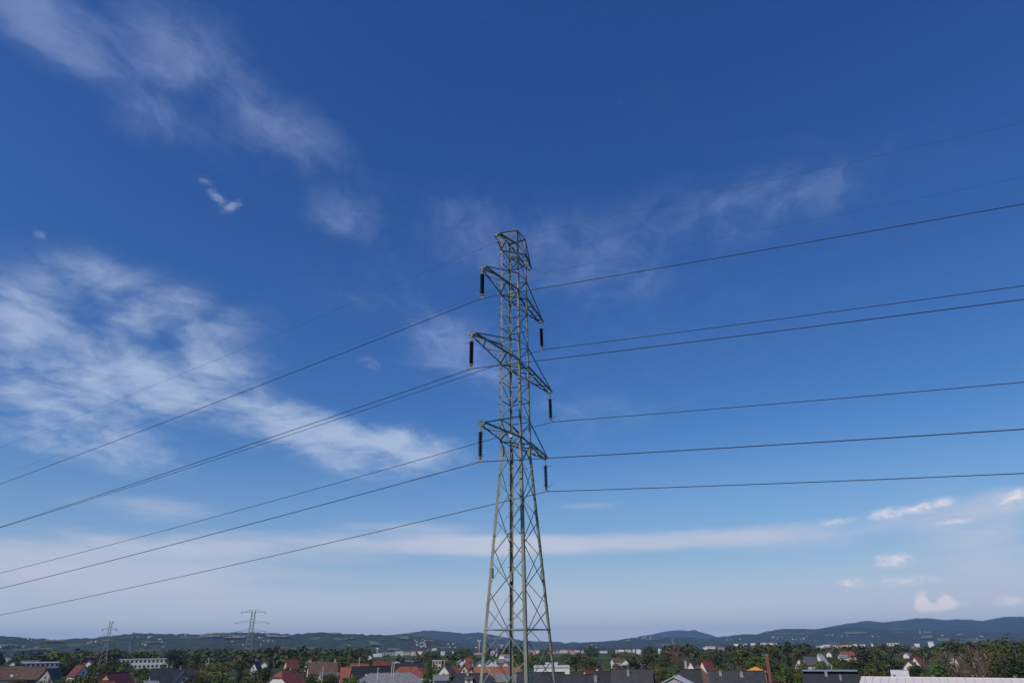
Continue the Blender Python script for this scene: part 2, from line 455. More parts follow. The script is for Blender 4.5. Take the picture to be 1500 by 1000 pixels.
# cross arms: two lower chords level with the body, two upper chords sloping down to a short tip bar
TIPW = 0.16
def cross_arm(sgn, zb, zt, length, nbay, ztip=None, wch=0.072, name='cross_arm', spikes=False):
    """sgn -1: towards the camera, left; +1: away, right"""
    zt_ = zb - 0.02 if ztip is None else ztip
    tip = AXIS + AV * sgn * length + Vector((0, 0, CAMZ + zt_))
    tb = TMB()
    tb.box(tip - Vector((0, 0, 0.02)), (0.07, 2 * TIPW + 0.06, 0.06), TH)
    tb.box(tip + AV * sgn * 0.05 - Vector((0, 0, 0.10)), (0.03, 0.10, 0.14), TH)
    arm = tb.build(name, M['steel'], tower)
    lows, tops = {}, {}
    for j in (-1, 1):
        out = WV * j
        e = tip + WV * j * TIPW
        lows[j] = (node(sgn, j, zb), e); tops[j] = (node(sgn, j, zt), e + Vector((0, 0, 0.05)))
        m = TMB(); m.angle(lows[j][0], lows[j][1], wch, 0.011, -out, (0, 0, 1)); m.build('chord', M['steel'], arm)
        m = TMB(); m.angle(tops[j][0], tops[j][1], wch * 0.9, 0.011, -out, (0, 0, -1)); m.build('chord', M['steel'], arm)
    def lerp(pr, t): return pr[0].lerp(pr[1], t)
    ts = [(k / nbay) ** 0.85 for k in range(nbay + 1)]
    for k in range(nbay):
        # level bracing between the two lower chords
        if k > 0: brace(lerp(lows[-1], ts[k]), lerp(lows[1], ts[k]), 0.045, (0, 0, 1), arm)
        a, b = (1, -1) if k % 2 == 0 else (-1, 1)
        brace(lerp(lows[a], ts[k] + 0.01), lerp(lows[b], ts[k + 1] - 0.01), 0.045, (0, 0, 1), arm)
    if spikes:
        sp = TMB()
        b0 = tip + Vector((0, 0, 0.03))
        for ang, ln in ((-0.75, 0.34), (-0.25, 0.40), (0.30, 0.34), (0.85, 0.30)):
            sp.tube([b0, b0 + (WV * math.sin(-ang) + Vector((0, 0, math.cos(ang)))) * ln], 0.006, 5)
        sp.build('bird_spike', M['galv'], tower)
    return tip
Z1, Z2, Z3 = 17.17, 13.12, 9.07
arms = {}
for key, sgn, zb, zt, ln, nb in (('TL', -1, Z1, 18.24, 3.50, 3), ('ML', -1, Z2, 14.23, 4.45, 4), ('LL', -1, Z3, 10.17, 3.52, 3),
                                 ('TR', 1, Z1, 18.24, 3.50, 3), ('MR', 1, Z2, 14.23, 4.45, 4), ('LR', 1, Z3, 10.17, 3.52, 3)):
    arms[key] = cross_arm(sgn, zb, zt, ln, nb, spikes=sgn < 0)
for key, sgn in (('EL', -1), ('ER', 1)):
    arms[key] = cross_arm(sgn, ZE, ZT, 2.02, 2, wch=0.075, name='earth_wire_arm')

# ------------------------------------------------------------------ insulators
INS = 1.62                                              # from arm fitting down to the cable
HORN = 0.36
def make_insulator():
    root = empty('insulator_string')
    top, n = -0.30, 16
    L = 1.10; pitch = L / n
    prof = [(0.0, top + 0.0), (0.035, top)]
    for k in range(n):
        z0 = top - k * pitch
        r = 0.106 if k % 2 == 0 else 0.094
        prof += [(0.034, z0 - 0.006), (r, z0 - pitch * 0.55), (r, z0 - pitch * 0.66), (0.034, z0 - pitch * 0.78)]
    prof += [(0.034, top - L), (0.0, top - L)]
    MB().lathe(prof[::-1], n=14).build('shed_stack', M['rubber'], root)
    for zc in (top + 0.045, top - L - 0.045):
        MB().lathe([(0, -0.05), (0.05, -0.05), (0.062, -0.02), (0.062, 0.03), (0.04, 0.05), (0, 0.05)], (0, 0, zc), 12).build('end_cap', M['galv'], root)
    up_ = MB()
    up_.tube([(0, 0, 0.0), (0, 0, top + 0.09)], 0.022, 6)
    up_.lathe([(0, -.03), (.035, -.03), (.035, .03), (0, .03)], (0, 0, -0.05), 8); up_.lathe([(0, -.03), (.035, -.03), (.035, .03), (0, .03)], (0, 0, -0.17), 8)
    up_.build('shackle', M['galv'], root)
    lo = MB()
    lo.tube([(0, 0, top - L - 0.09), (0, 0, -INS + 0.03)], 0.020, 6)
    for s in (-1, 1):
        lo.tube([(0.0, 0, top - L - 0.07), (0.0, s * 0.055, top - L - 0.11), (0, s * 0.055, -INS + 0.10), (0, s * 0.01, -INS + 0.07)], 0.012, 5)
    lo.build('yoke', M['galv'], root)
    cl = MB()
    cl.tube([(0, -0.17, -INS - 0.012), (0, -0.09, -INS - 0.004), (0, 0.09, -INS - 0.004), (0, 0.17, -INS - 0.012)], 0.030, 8)
    cl.box((0, 0, -INS + 0.02), (0.05, 0.12, 0.07))
    cl.build('suspension_clamp', M['galv'], root)
    # arcing horns point along the line (+Y here), with a ring on the other side
    h = MB(); h.tube([(0, 0.04, top + 0.02), (0, 0.18, top - 0.02), (0, HORN, top - 0.02)], 0.011, 6); h.build('arcing_horn', M['ink'], root)
    h = MB(); h.tube([(0, 0.05, top - L - 0.06), (0, 0.16, top - L - 0.03), (0, HORN, top - L + 0.17)], 0.013, 6); h.build('arcing_horn', M['ink'], root)
    for zc in (top - 0.02, top - L + 0.02):
        r_ = MB(); r_.tube([(0.0, -0.055 + 0.075 * (math.cos(t) - 1) * 0.7, zc + 0.085 * math.sin(t)) for t in (2 * math.pi * q / 14 for q in range(15))], 0.009, 5)
        r_.build('arcing_ring', M['ink'], root)
    return root
proto = make_insulator(); index_kids(proto)
names = {'TL': ('near-side upper', 1), 'ML': ('near-side middle', 1), 'LL': ('near-side lower', 1), 'TR': ('far-side upper', -1), 'MR': ('far-side middle', -1), 'LR': ('far-side lower', -1)}
where = {'T': 'topmost', 'M': 'longest middle', 'L': 'lowest'}
clampz = {}
first = True
for key, (txt, s) in names.items():
    o = proto if first else copy_tree(proto)
    first = False
    tip = arms[key] + AV * (0.05 * (-1 if s > 0 else 1)) - Vector((0, 0, 0.14))
    o.location = tip
    o.rotation_euler = (0, 0, TH if s > 0 else TH + math.pi)
    side = 'with bird spikes' if s > 0 else 'without bird spikes'
    tag(o, f'black ribbed insulator hanging from the {where[key[0]]} cross arm {side}', 'insulator', 'insulators under the cross arms')
    clampz[key] = tip - Vector((0, 0, INS))

# ------------------------------------------------------------------ cables
def cable(start, thl, sl, kl, tl, thr, sr, kr, tr, rad, material, name, label, cat, dampers=(), group=None):
    wl = Vector((-math.sin(thl), math.cos(thl), 0)); wr = -Vector((-math.sin(thr), math.cos(thr), 0))
    pts = []
    for k in range(70, 0, -1):
        t = tl * (k / 70.0) ** 1.4
        pts.append(start + wl * t + Vector((0, 0, sl * t + kl * t * t)))
    pts.append(start.copy())
    for k in range(1, 71):
        t = tr * (k / 70.0) ** 1.4
        pts.append(start + wr * t + Vector((0, 0, sr * t + kr * t * t)))
    o = MB().tube([p - start for p in pts], rad, 6).build(name, material)
    o.location = start
    tag(o, label, cat, group)
    for t, lft in dampers:
        w, s_, k_ = (wl, sl, kl) if lft else (wr, sr, kr)
        c = w * t + Vector((0, 0, s_ * t + k_ * t * t))
        d = (w + Vector((0, 0, s_))).normalized()
        m = MB(); m.tube([c - d * 0.06 - Vector((0, 0, 0.035)), c + d * 0.06 - Vector((0, 0, 0.035))], 0.030, 7); m.tube([c, c - Vector((0, 0, 0.04))], 0.012, 5)
        m.build('vibration_damper', M['ink'], o)
    return o
THL, THR = R(59.68), R(65.02)
lab = {'TL': 'upper', 'ML': 'middle', 'LL': 'lower', 'TR': 'upper', 'MR': 'middle', 'LR': 'lower'}
for key in names:
    side = 'bird-spiked' if names[key][1] > 0 else 'unspiked'
    arm = {'upper': 'topmost', 'middle': 'longest middle', 'lower': 'lowest'}[lab[key]]
    cable(clampz[key] - Vector((0, 0, 0.012)), THL, -0.0982, 2.413e-4, 400, THR, -0.0683, 3.32e-4, 205, 0.0185, M['wire'], 'conductor_cable',
          f'dark conductor cable clamped under the insulator of the {side} {arm} arm', 'cable', group='conductor cables of the power line')
for key in ('EL', 'ER'):
    tip = arms[key]
    m = TMB(); m.tube([tip - Vector((0, 0, 0.12)), tip - Vector((0, 0, 0.47))], 0.018, 6); m.box(tip - Vector((0, 0, 0.47)), (0.05, 0.16, 0.05), TH)
    m.build('earth_wire_clamp', M['galv'], tower)
    which = 'near the bird-spiked arms' if key == 'EL' else 'above the unspiked arms'
    cable(tip - Vector((0, 0, 0.50)), THL, -0.0901, 2.413e-4, 400, THR, -0.0515, 3.32e-4, 205, 0.0062, M['earth_wire'], 'earth_wire',
          f'thin grey earth wire at the tower top, {which}', 'wire', dampers=((1.02, key == 'EL'),), group='earth wires at the tower top')

# ------------------------------------------------------------------ land: valley floor and hills
from mathutils import noise as mn
def sstep(x): x = max(0.0, min(1.0, x)); return x * x * (3 - 2 * x)
def ground(x, y):
    r = math.hypot(x, y)
    return -18.0 * sstep((r - 700.0) / 2000.0)
def interp(pts, x):
    if x <= pts[0][0]: return pts[0][1]
    for (x0, y0), (x1, y1) in zip(pts, pts[1:]):
        if x <= x1: return y0 + (y1 - y0) * (x - x0) / (x1 - x0)
    return pts[-1][1]
class Hill:
    def __init__(s, d, front, back, sil, seed, rough):
        s.d, s.front, s.back, s.seed, s.rough = d, front, back, seed, rough
        s.pts = []
        for u, v in sil:
            q = ray(u, v)
            s.pts.append((math.atan2(q.x, q.y), CAMZ + q.z * d))
    def height(s, az, r):
        H = interp(s.pts, az) + 24.0
        if r < s.d:
            t = (r - (s.d - s.front)) / s.front
            if t <= 0: return -60.0
            wob = mn.noise(Vector((az * 9 + s.seed, t * 2.2, s.seed * 1.7)))
            prof = (t ** 1.15) * 0.55 + 0.45 * sstep(t)
            prof = prof + 0.16 * wob * math.sin(math.pi * t)
        else:
            t = (r - s.d) / s.back
            if t >= 1: return -60.0
            prof = 1 - sstep(t)
        x, y = math.sin(az) * r, math.cos(az) * r
        tree = mn.noise(Vector((x * 0.03, y * 0.03, s.seed))) * s.rough + mn.noise(Vector((x * 0.008, y * 0.008, s.seed + 5))) * s.rough * 0.8
        return -24.0 + H * prof + tree * min(1.0, prof * 2.5)
HILLS = [
    Hill(4300, 1500, 900, [(-700, 934), (-200, 933), (0, 931), (20, 932), (50, 936), (85, 937.5), (110, 935), (140, 934), (165, 931), (190, 928.5), (215, 927.5), (250, 928.2),
         (290, 929), (310, 927), (330, 926.5), (370, 926), (400, 927.5), (430, 928.7), (455, 927), (470, 926.4), (500, 927.6), (540, 930), (570, 930.4), (600, 930), (622, 933), (650, 939), (700, 946), (750, 951), (800, 956)], 3.1, 8.0),
    Hill(7600, 1900, 1100, [(420, 945), (480, 939), (560, 931), (580, 928.5), (600, 926), (620, 923.6), (635, 923), (655, 925), (680, 927.2), (702, 925.4), (720, 929), (740, 933.5),
         (765, 937.5), (800, 939.5), (822, 940), (832, 943), (860, 948), (900, 953)], 7.7, 7.0),
    Hill(6000, 1700, 900, [(770, 953), (800, 948), (822, 943.5), (835, 941.6), (850, 941), (880, 939), (905, 937), (915, 934.6), (935, 933), (960, 932.2), (990, 932.6), (1015, 933.5), (1035, 935), (1055, 938), (1090, 944), (1150, 950)], 12.3, 5.5),
    Hill(11500, 2400, 1300, [(800, 950), (822, 943), (840, 939.5), (856, 942), (900, 941), (935, 932), (950, 929.5), (965, 926.2), (980, 923.5), (1000, 922.2), (1010, 923.8), (1017, 921.4), (1025, 924.5), (1040, 928.5), (1052, 932.5), (1075, 938), (1110, 946)], 21.9, 8.0),
    Hill(6800, 1900, 900, [(1000, 946), (1030, 937), (1055, 932), (1065, 931.3), (1085, 928.6), (1102, 928.4), (1106, 929), (1120, 925), (1145, 920.6), (1165, 920.6), (1190, 921.2), (1210, 919.4), (1240, 918.4),
         (1280, 919.5), (1330, 922), (1400, 924), (1500, 925), (1800, 924), (2300, 922)], 31.3, 6.0),
    Hill(9600, 2300, 1200, [(1120, 940), (1170, 927), (1210, 919), (1225, 915.6), (1245, 912), (1262, 909.6), (1275, 908.8), (1295, 911), (1310, 909.5), (1330, 907), (1345, 905), (1365, 905.4),
         (1385, 908), (1400, 906.8), (1420, 907), (1438, 909.4), (1455, 906), (1475, 903), (1500, 902.6), (1560, 905), (1650, 900), (1900, 908), (2300, 904)], 44.1, 8.0),
]
def land(x, y):
    r = math.hypot(x, y); az_ = math.atan2(x, y)
    z = ground(x, y)
    for h in HILLS:
        if h.d - h.front < r < h.d + h.back and h.pts[0][0] < az_ < h.pts[-1][0]: z = max(z, h.height(az_, r))
    return z
def hit(u, v, r0=1500.0, r1=12000.0):
    q = ray(u, v); r = r0
    while r < r1:
        p = Vector((0, 0, CAMZ)) + q * r
        if p.z <= land(p.x, p.y): return Vector((p.x, p.y, land(p.x, p.y)))
        r += 12.0
    return None

def land_material(name, dark, mid, meadow, s_big, s_small, field_at):
    m = bpy.data.materials.new(name); m.use_nodes = True
    t = m.node_tree; p = t.nodes['Principled BSDF']
    p.inputs['Roughness'].default_value = 0.95; p.inputs['Specular IOR Level'].default_value = 0.05
    co = t.nodes.new('ShaderNodeTexCoord')
    def nz(scale, detail):
        n = t.nodes.new('ShaderNodeTexNoise'); n.inputs['Scale'].default_value = scale; n.inputs['Detail'].default_value = detail; n.inputs['Roughness'].default_value = 0.6
        t.links.new(co.outputs['Object'], n.inputs['Vector']); return n
    a, b = nz(s_big, 5), nz(s_small, 3)
    r1 = t.nodes.new('ShaderNodeValToRGB'); r1.color_ramp.elements[0].position = 0.35; r1.color_ramp.elements[1].position = 0.65
    r1.color_ramp.elements[0].color = (*dark, 1); r1.color_ramp.elements[1].color = (*mid, 1)
    t.links.new(b.outputs['Fac'], r1.inputs[0])
    r2 = t.nodes.new('ShaderNodeValToRGB'); r2.color_ramp.elements[0].position = field_at; r2.color_ramp.elements[1].position = field_at + 0.03
    r2.color_ramp.elements[0].color = (0, 0, 0, 1); r2.color_ramp.elements[1].color = (1, 1, 1, 1)
    t.links.new(a.outputs['Fac'], r2.inputs[0])
    mx = t.nodes.new('ShaderNodeMix'); mx.data_type = 'RGBA'
    t.links.new(r2.outputs[0], mx.inputs[0]); t.links.new(r1.outputs[0], mx.inputs[6]); mx.inputs[7].default_value = (*meadow, 1)
    t.links.new(mx.outputs[2], p.inputs['Base Color'])
    bu = t.nodes.new('ShaderNodeBump'); bu.inputs['Strength'].default_value = 0.6; bu.inputs['Distance'].default_value = 4.0
    t.links.new(b.outputs['Fac'], bu.inputs['Height']); t.links.new(bu.outputs[0], p.inputs['Normal'])
    return m
M['ground'] = land_material('valley_grass', (0.030, 0.045, 0.018), (0.055, 0.075, 0.028), (0.10, 0.12, 0.045), 0.006, 0.08, 0.56)
M['hill'] = land_material('wooded_hillside', (0.016, 0.027, 0.012), (0.046, 0.064, 0.026), (0.085, 0.105, 0.042), 0.0035, 0.035, 0.60)
M['field_green'] = mat('meadow', (0.095, 0.115, 0.042), 0.95, 0, (0.13, 0.15, 0.06), 0.02, spec=0.05)
M['field_tan'] = mat('ploughed_field', (0.17, 0.135, 0.085), 0.95, 0, (0.24, 0.185, 0.125), 0.02, spec=0.05)

# valley floor: one polar sheet to beyond the hills
mb = MB()
rings = [0.0] + [40 * 1.16 ** k for k in range(41)]
rings[-1] = 15000.0
NA = 144
vs = []; fs = []
for i, r in enumerate(rings):
    for k in range(NA):
        a = 2 * math.pi * k / NA
        x, y = r * math.sin(a), r * math.cos(a)
        vs.append((x, y, ground(x, y)))
for i in range(len(rings) - 1):
    for k in range(NA):
        fs.append((i * NA + k, (i + 1) * NA + k, (i + 1) * NA + (k + 1) % NA, i * NA + (k + 1) % NA))
mb.add(vs, fs, 0, True)
g = mb.build('ground', M['ground'])
bm = bmesh.new(); bm.from_mesh(g.data); bmesh.ops.remove_doubles(bm, verts=bm.verts, dist=0.01); bmesh.ops.recalc_face_normals(bm, faces=bm.faces)
bm.to_mesh(g.data); bm.free()
for p_ in g.data.polygons:
    if p_.normal.z < 0: p_.flip()
tag(g, kind='structure')
for h in HILLS:
    a0, a1 = h.pts[0][0], h.pts[-1][0]
    step = 17.0 * (h.d / 6000.0)
    na = int((a1 - a0) * h.d / step)
    na = min(na, 560)
    rr = [h.d - h.front + h.front * (k / 46.0) for k in range(47)] + [h.d + h.back * (k / 10.0) for k in range(1, 11)]
    vs, fs = [], []
    for k in range(na + 1):
        a = a0 + (a1 - a0) * k / na
        for r in rr: vs.append((math.sin(a) * r, math.cos(a) * r, max(h.height(a, r), -40.0)))
    n = len(rr)
    for k in range(na):
        for j in range(n - 1): fs.append((k * n + j, (k + 1) * n + j, (k + 1) * n + j + 1, k * n + j + 1))
    o = MB().add(vs, fs, 0, True).build('hill', M['hill'])
    tag(o, kind='structure')
# fields on the slopes, draped sheets: pixel quad corners (tl, tr, br, bl)
FIELDS = [
    ('t', 296, 932, 322, 931.4, 322, 934.0, 300, 935), ('g', 324, 931.6, 366, 931, 364, 932.6, 324, 933.4), ('t', 330, 934, 362, 931.8, 358, 935.5, 326, 936.5), ('t', 388, 931, 424, 932, 418, 934.6, 392, 934),
    ('g', 300, 929.2, 345, 928, 345, 930.4, 298, 931), ('g', 372, 928.6, 408, 928.4, 410, 930.4, 372, 930.4), ('g', 128, 935, 170, 931.5, 172, 934, 130, 937.5), ('g', 150, 939, 164, 938.5, 166, 940, 148, 940.5),
    ('g', 18, 953, 50, 951.5, 54, 953.5, 20, 955), ('g', 40, 951.2, 74, 951.2, 76, 952.6, 42, 953.4), ('g', 66, 938.5, 92, 939, 96, 941, 64, 941), ('g', 0, 946, 22, 946, 26, 948, 0, 948),
    ('g', 543, 940.5, 551, 941.5, 559, 946, 540, 946), ('g', 578, 933, 598, 933.5, 600, 938, 584, 937), ('g', 505, 935.5, 518, 934.8, 518, 936.6, 503, 937.4), ('g', 508, 946, 514, 946.4, 514, 949, 506, 948.4),
    ('g', 683, 935, 693, 933.6, 692, 936, 682, 937), ('g', 715, 934, 735, 934, 738, 937, 714, 937), ('g', 915, 938, 924, 937.6, 924, 940.2, 916, 940.6), ('g', 945, 937.4, 972, 934.6, 974, 936.4, 946, 938.6),
    ('g', 1238, 926.4, 1268, 926, 1272, 929, 1236, 929.4), ('g', 1353, 925.4, 1365, 925.4, 1366, 929, 1352, 929), ('g', 1351, 931, 1366, 931, 1367, 936, 1350, 936), ('g', 1373, 936, 1390, 935.5, 1391, 939, 1375, 939.6),
    ('g', 1401, 929, 1410, 928.4, 1413, 931.4, 1402, 932), ('g', 1138, 933, 1148, 932.6, 1148, 934, 1138, 934.4), ('g', 570, 951, 586, 952, 588, 954.5, 566, 953.5), ('t', 480, 928.6, 500, 928.6, 500, 930, 482, 930), ('g', 205, 941.4, 236, 941.2, 236, 942.6, 206, 942.8),
]
for f in FIELDS:
    c = [(f[1], f[2]), (f[3], f[4]), (f[5], f[6]), (f[7], f[8])]
    nx, ny = 10, 5
    vs, ok = [], True
    for j in range(ny + 1):
        for i in range(nx + 1):
            s_, t_ = i / nx, j / ny
            u = (c[0][0] * (1 - s_) + c[1][0] * s_) * (1 - t_) + (c[3][0] * (1 - s_) + c[2][0] * s_) * t_
            v = (c[0][1] * (1 - s_) + c[1][1] * s_) * (1 - t_) + (c[3][1] * (1 - s_) + c[2][1] * s_) * t_
            v += 0.25 * math.sin(u * 0.7 + j)
            q = hit(u, v)
            if q is None: ok = False; break
            vs.append(q)
        if not ok: break
    if not ok: continue
    ds = [math.hypot(q.x, q.y) for q in vs]
    if max(ds) - min(ds) > 1500: continue
    vs = [q + Vector((0, 0, 6.0)) - Vector((q.x, q.y, 0)).normalized() * 8.0 for q in vs]
    fs = [(j * (nx + 1) + i, (j + 1) * (nx + 1) + i, (j + 1) * (nx + 1) + i + 1, j * (nx + 1) + i + 1) for j in range(ny) for i in range(nx)]
    o = MB().add(vs, fs, 0, True).build('field', M['field_tan' if f[0] == 't' else 'field_green'])
    tag(o, kind='structure')

# ------------------------------------------------------------------ haze
hb = MB(); hb.box((0, 0, 140), (31000, 31000, 364))
hz = hb.build('haze', [])
hm = bpy.data.materials.new('haze_air'); hm.use_nodes = True
ht = hm.node_tree; ht.nodes.clear()
pv = ht.nodes.new('ShaderNodeVolumePrincipled')
pv.inputs['Color'].default_value = (0.31, 0.53, 1.0, 1)
pv.inputs['Density'].default_value = 6.2e-5
pv.inputs['Anisotropy'].default_value = 0.0
ho = ht.nodes.new('ShaderNodeOutputMaterial'); ht.links.new(pv.outputs[0], ho.inputs['Volume'])
hz.data.materials.append(hm)
tag(hz, kind='stuff')

# ------------------------------------------------------------------ buildings
def roof_mat(name, base, var, rough=0.7, rows=3.0, spec=0.3):
    m = mat(name, base, rough, 0, var, 0.9, 6, spec=spec)
    t = m.node_tree; p = t.nodes['Principled BSDF']
    co = t.nodes.new('ShaderNodeTexCoord'); w = t.nodes.new('ShaderNodeTexWave')
    w.wave_type = 'BANDS'; w.bands_direction = 'Z'; w.inputs['Scale'].default_value = rows; w.inputs['Distortion'].default_value = 0.3
    t.links.new(co.outputs['Object'], w.inputs['Vector'])
    b = t.nodes.new('ShaderNodeBump'); b.inputs['Strength'].default_value = 0.35; b.inputs['Distance'].default_value = 0.05
    t.links.new(w.outputs['Fac'], b.inputs['Height']); t.links.new(b.outputs[0], p.inputs['Normal'])
    return m
RM = {
    'brown': roof_mat('brown_tile_roof', (0.085, 0.052, 0.038), (0.135, 0.085, 0.062)),
    'red': roof_mat('red_tile_roof', (0.16, 0.046, 0.032), (0.24, 0.080, 0.055)),
    'darkred': roof_mat('dark_red_sheet_roof', (0.105, 0.026, 0.024), (0.155, 0.048, 0.042)),
    'orangered': roof_mat('orange_red_tile_roof', (0.20, 0.066, 0.040), (0.29, 0.105, 0.066)),
    'navy': roof_mat('charcoal_blue_roof', (0.017, 0.020, 0.027), (0.036, 0.040, 0.050), 0.55),
    'black': roof_mat('black_roof', (0.012, 0.014, 0.019), (0.020, 0.023, 0.030), 0.55),
    'slate': roof_mat('slate_green_roof', (0.055, 0.065, 0.065), (0.075, 0.088, 0.088)),
    'grey': roof_mat('grey_sheet_roof', (0.12, 0.125, 0.14), (0.21, 0.215, 0.23)),
    'pale': roof_mat('pale_grey_sheet_roof', (0.40, 0.41, 0.45), (0.50, 0.51, 0.55)),
    'cream': roof_mat('cream_sheet_roof', (0.62, 0.56, 0.53), (0.68, 0.62, 0.59), 0.6, 0.8),
    'orange': roof_mat('orange_roof', (0.55, 0.24, 0.04), (0.62, 0.29, 0.06)),
    'blue': roof_mat('blue_grey_roof', (0.17, 0.22, 0.30), (0.22, 0.27, 0.36), 0.5),
}
WM = {
    'white': mat('white_render', (0.70, 0.67, 0.63), 0.9, 0, (0.62, 0.59, 0.55), 0.7, 6),
    'cream': mat('cream_render', (0.62, 0.52, 0.40), 0.9, 0, (0.55, 0.46, 0.36), 0.7, 6),
    'tan': mat('tan_render', (0.48, 0.30, 0.17), 0.9, 0, (0.42, 0.26, 0.15), 0.7, 6),
    'grey': mat('grey_render', (0.34, 0.33, 0.33), 0.9, 0, (0.40, 0.39, 0.39), 0.7, 6),
    'pink': mat('pink_render', (0.52, 0.36, 0.33), 0.9, 0, (0.46, 0.31, 0.28), 0.7, 6),
    'dark': mat('dark_timber', (0.06, 0.05, 0.045), 0.8, 0, (0.09, 0.075, 0.065), 2, 6),
}
M['glass'] = mat('window_glass', (0.02, 0.025, 0.03), 0.12, 0, (0.03, 0.035, 0.045), 1.0, spec=0.6)
M['skylight'] = mat('skylight_glass', (0.55, 0.58, 0.62), 0.15, 0, (0.48, 0.52, 0.57), 2.0, spec=0.8)
M['frame'] = mat('white_window_frame', (0.66, 0.65, 0.62), 0.6, 0, (0.58, 0.57, 0.55), 2)
M['brick'] = mat('red_brick', (0.20, 0.075, 0.05), 0.9, 0, (0.26, 0.11, 0.075), 3, 6)
M['render_grey'] = mat('grey_chimney_render', (0.24, 0.23, 0.23), 0.9, 0, (0.30, 0.29, 0.28), 2, 6)
M['spire'] = mat('spire_copper_brown', (0.055, 0.028, 0.030), 0.7, 0, (0.075, 0.040, 0.042), 0.4)
M['timber'] = mat('pale_wooden_pole', (0.32, 0.28, 0.23), 0.85, 0, (0.40, 0.36, 0.30), 2)

BUILT = []          # (u0, u1, v_top, v_low, distance) screen extents kept free of nearer trees
FOOT = []           # (x, y, radius)
def frame_at(u, v, zr):
    q = ray(u, v)
    d = (zr - CAMZ) / q.z
    return Vector((q.x * d, q.y * d, 0)), math.hypot(q.x * d, q.y * d), math.atan2(q.x, q.y)
def window(parent, c, w, h, nx, ny, depth=0.12):
    """window in a wall whose outward normal is (nx, ny): frame, pane, sill"""
    c = Vector(c); n = Vector((nx, ny, 0)); s = Vector((-ny, nx, 0)); rz = math.atan2(s.y, s.x)
    fr = MB(); t = 0.09
    for k in (-1, 1):
        fr.box(c + s * k * (w / 2 - t / 2) + n * 0.02, (t, depth, h), rz)
        fr.box(c + Vector((0, 0, k * (h / 2 - t / 2))) + n * 0.02, (w - 2 * t, depth, t), rz)
    fr.box(c + n * 0.02, (0.05, depth * 0.8, h - 2 * t), rz)
    fo = fr.build('window', M['frame'], parent)
    MB().box(c + n * 0.004, (w - t, depth * 0.5, h - t), rz).build('pane', M['glass'], fo)
    MB().box(c + n * 0.09 - Vector((0, 0, h / 2 + 0.05)), (w + 0.2, 0.22, 0.06), rz).build('sill', M['frame'], fo)
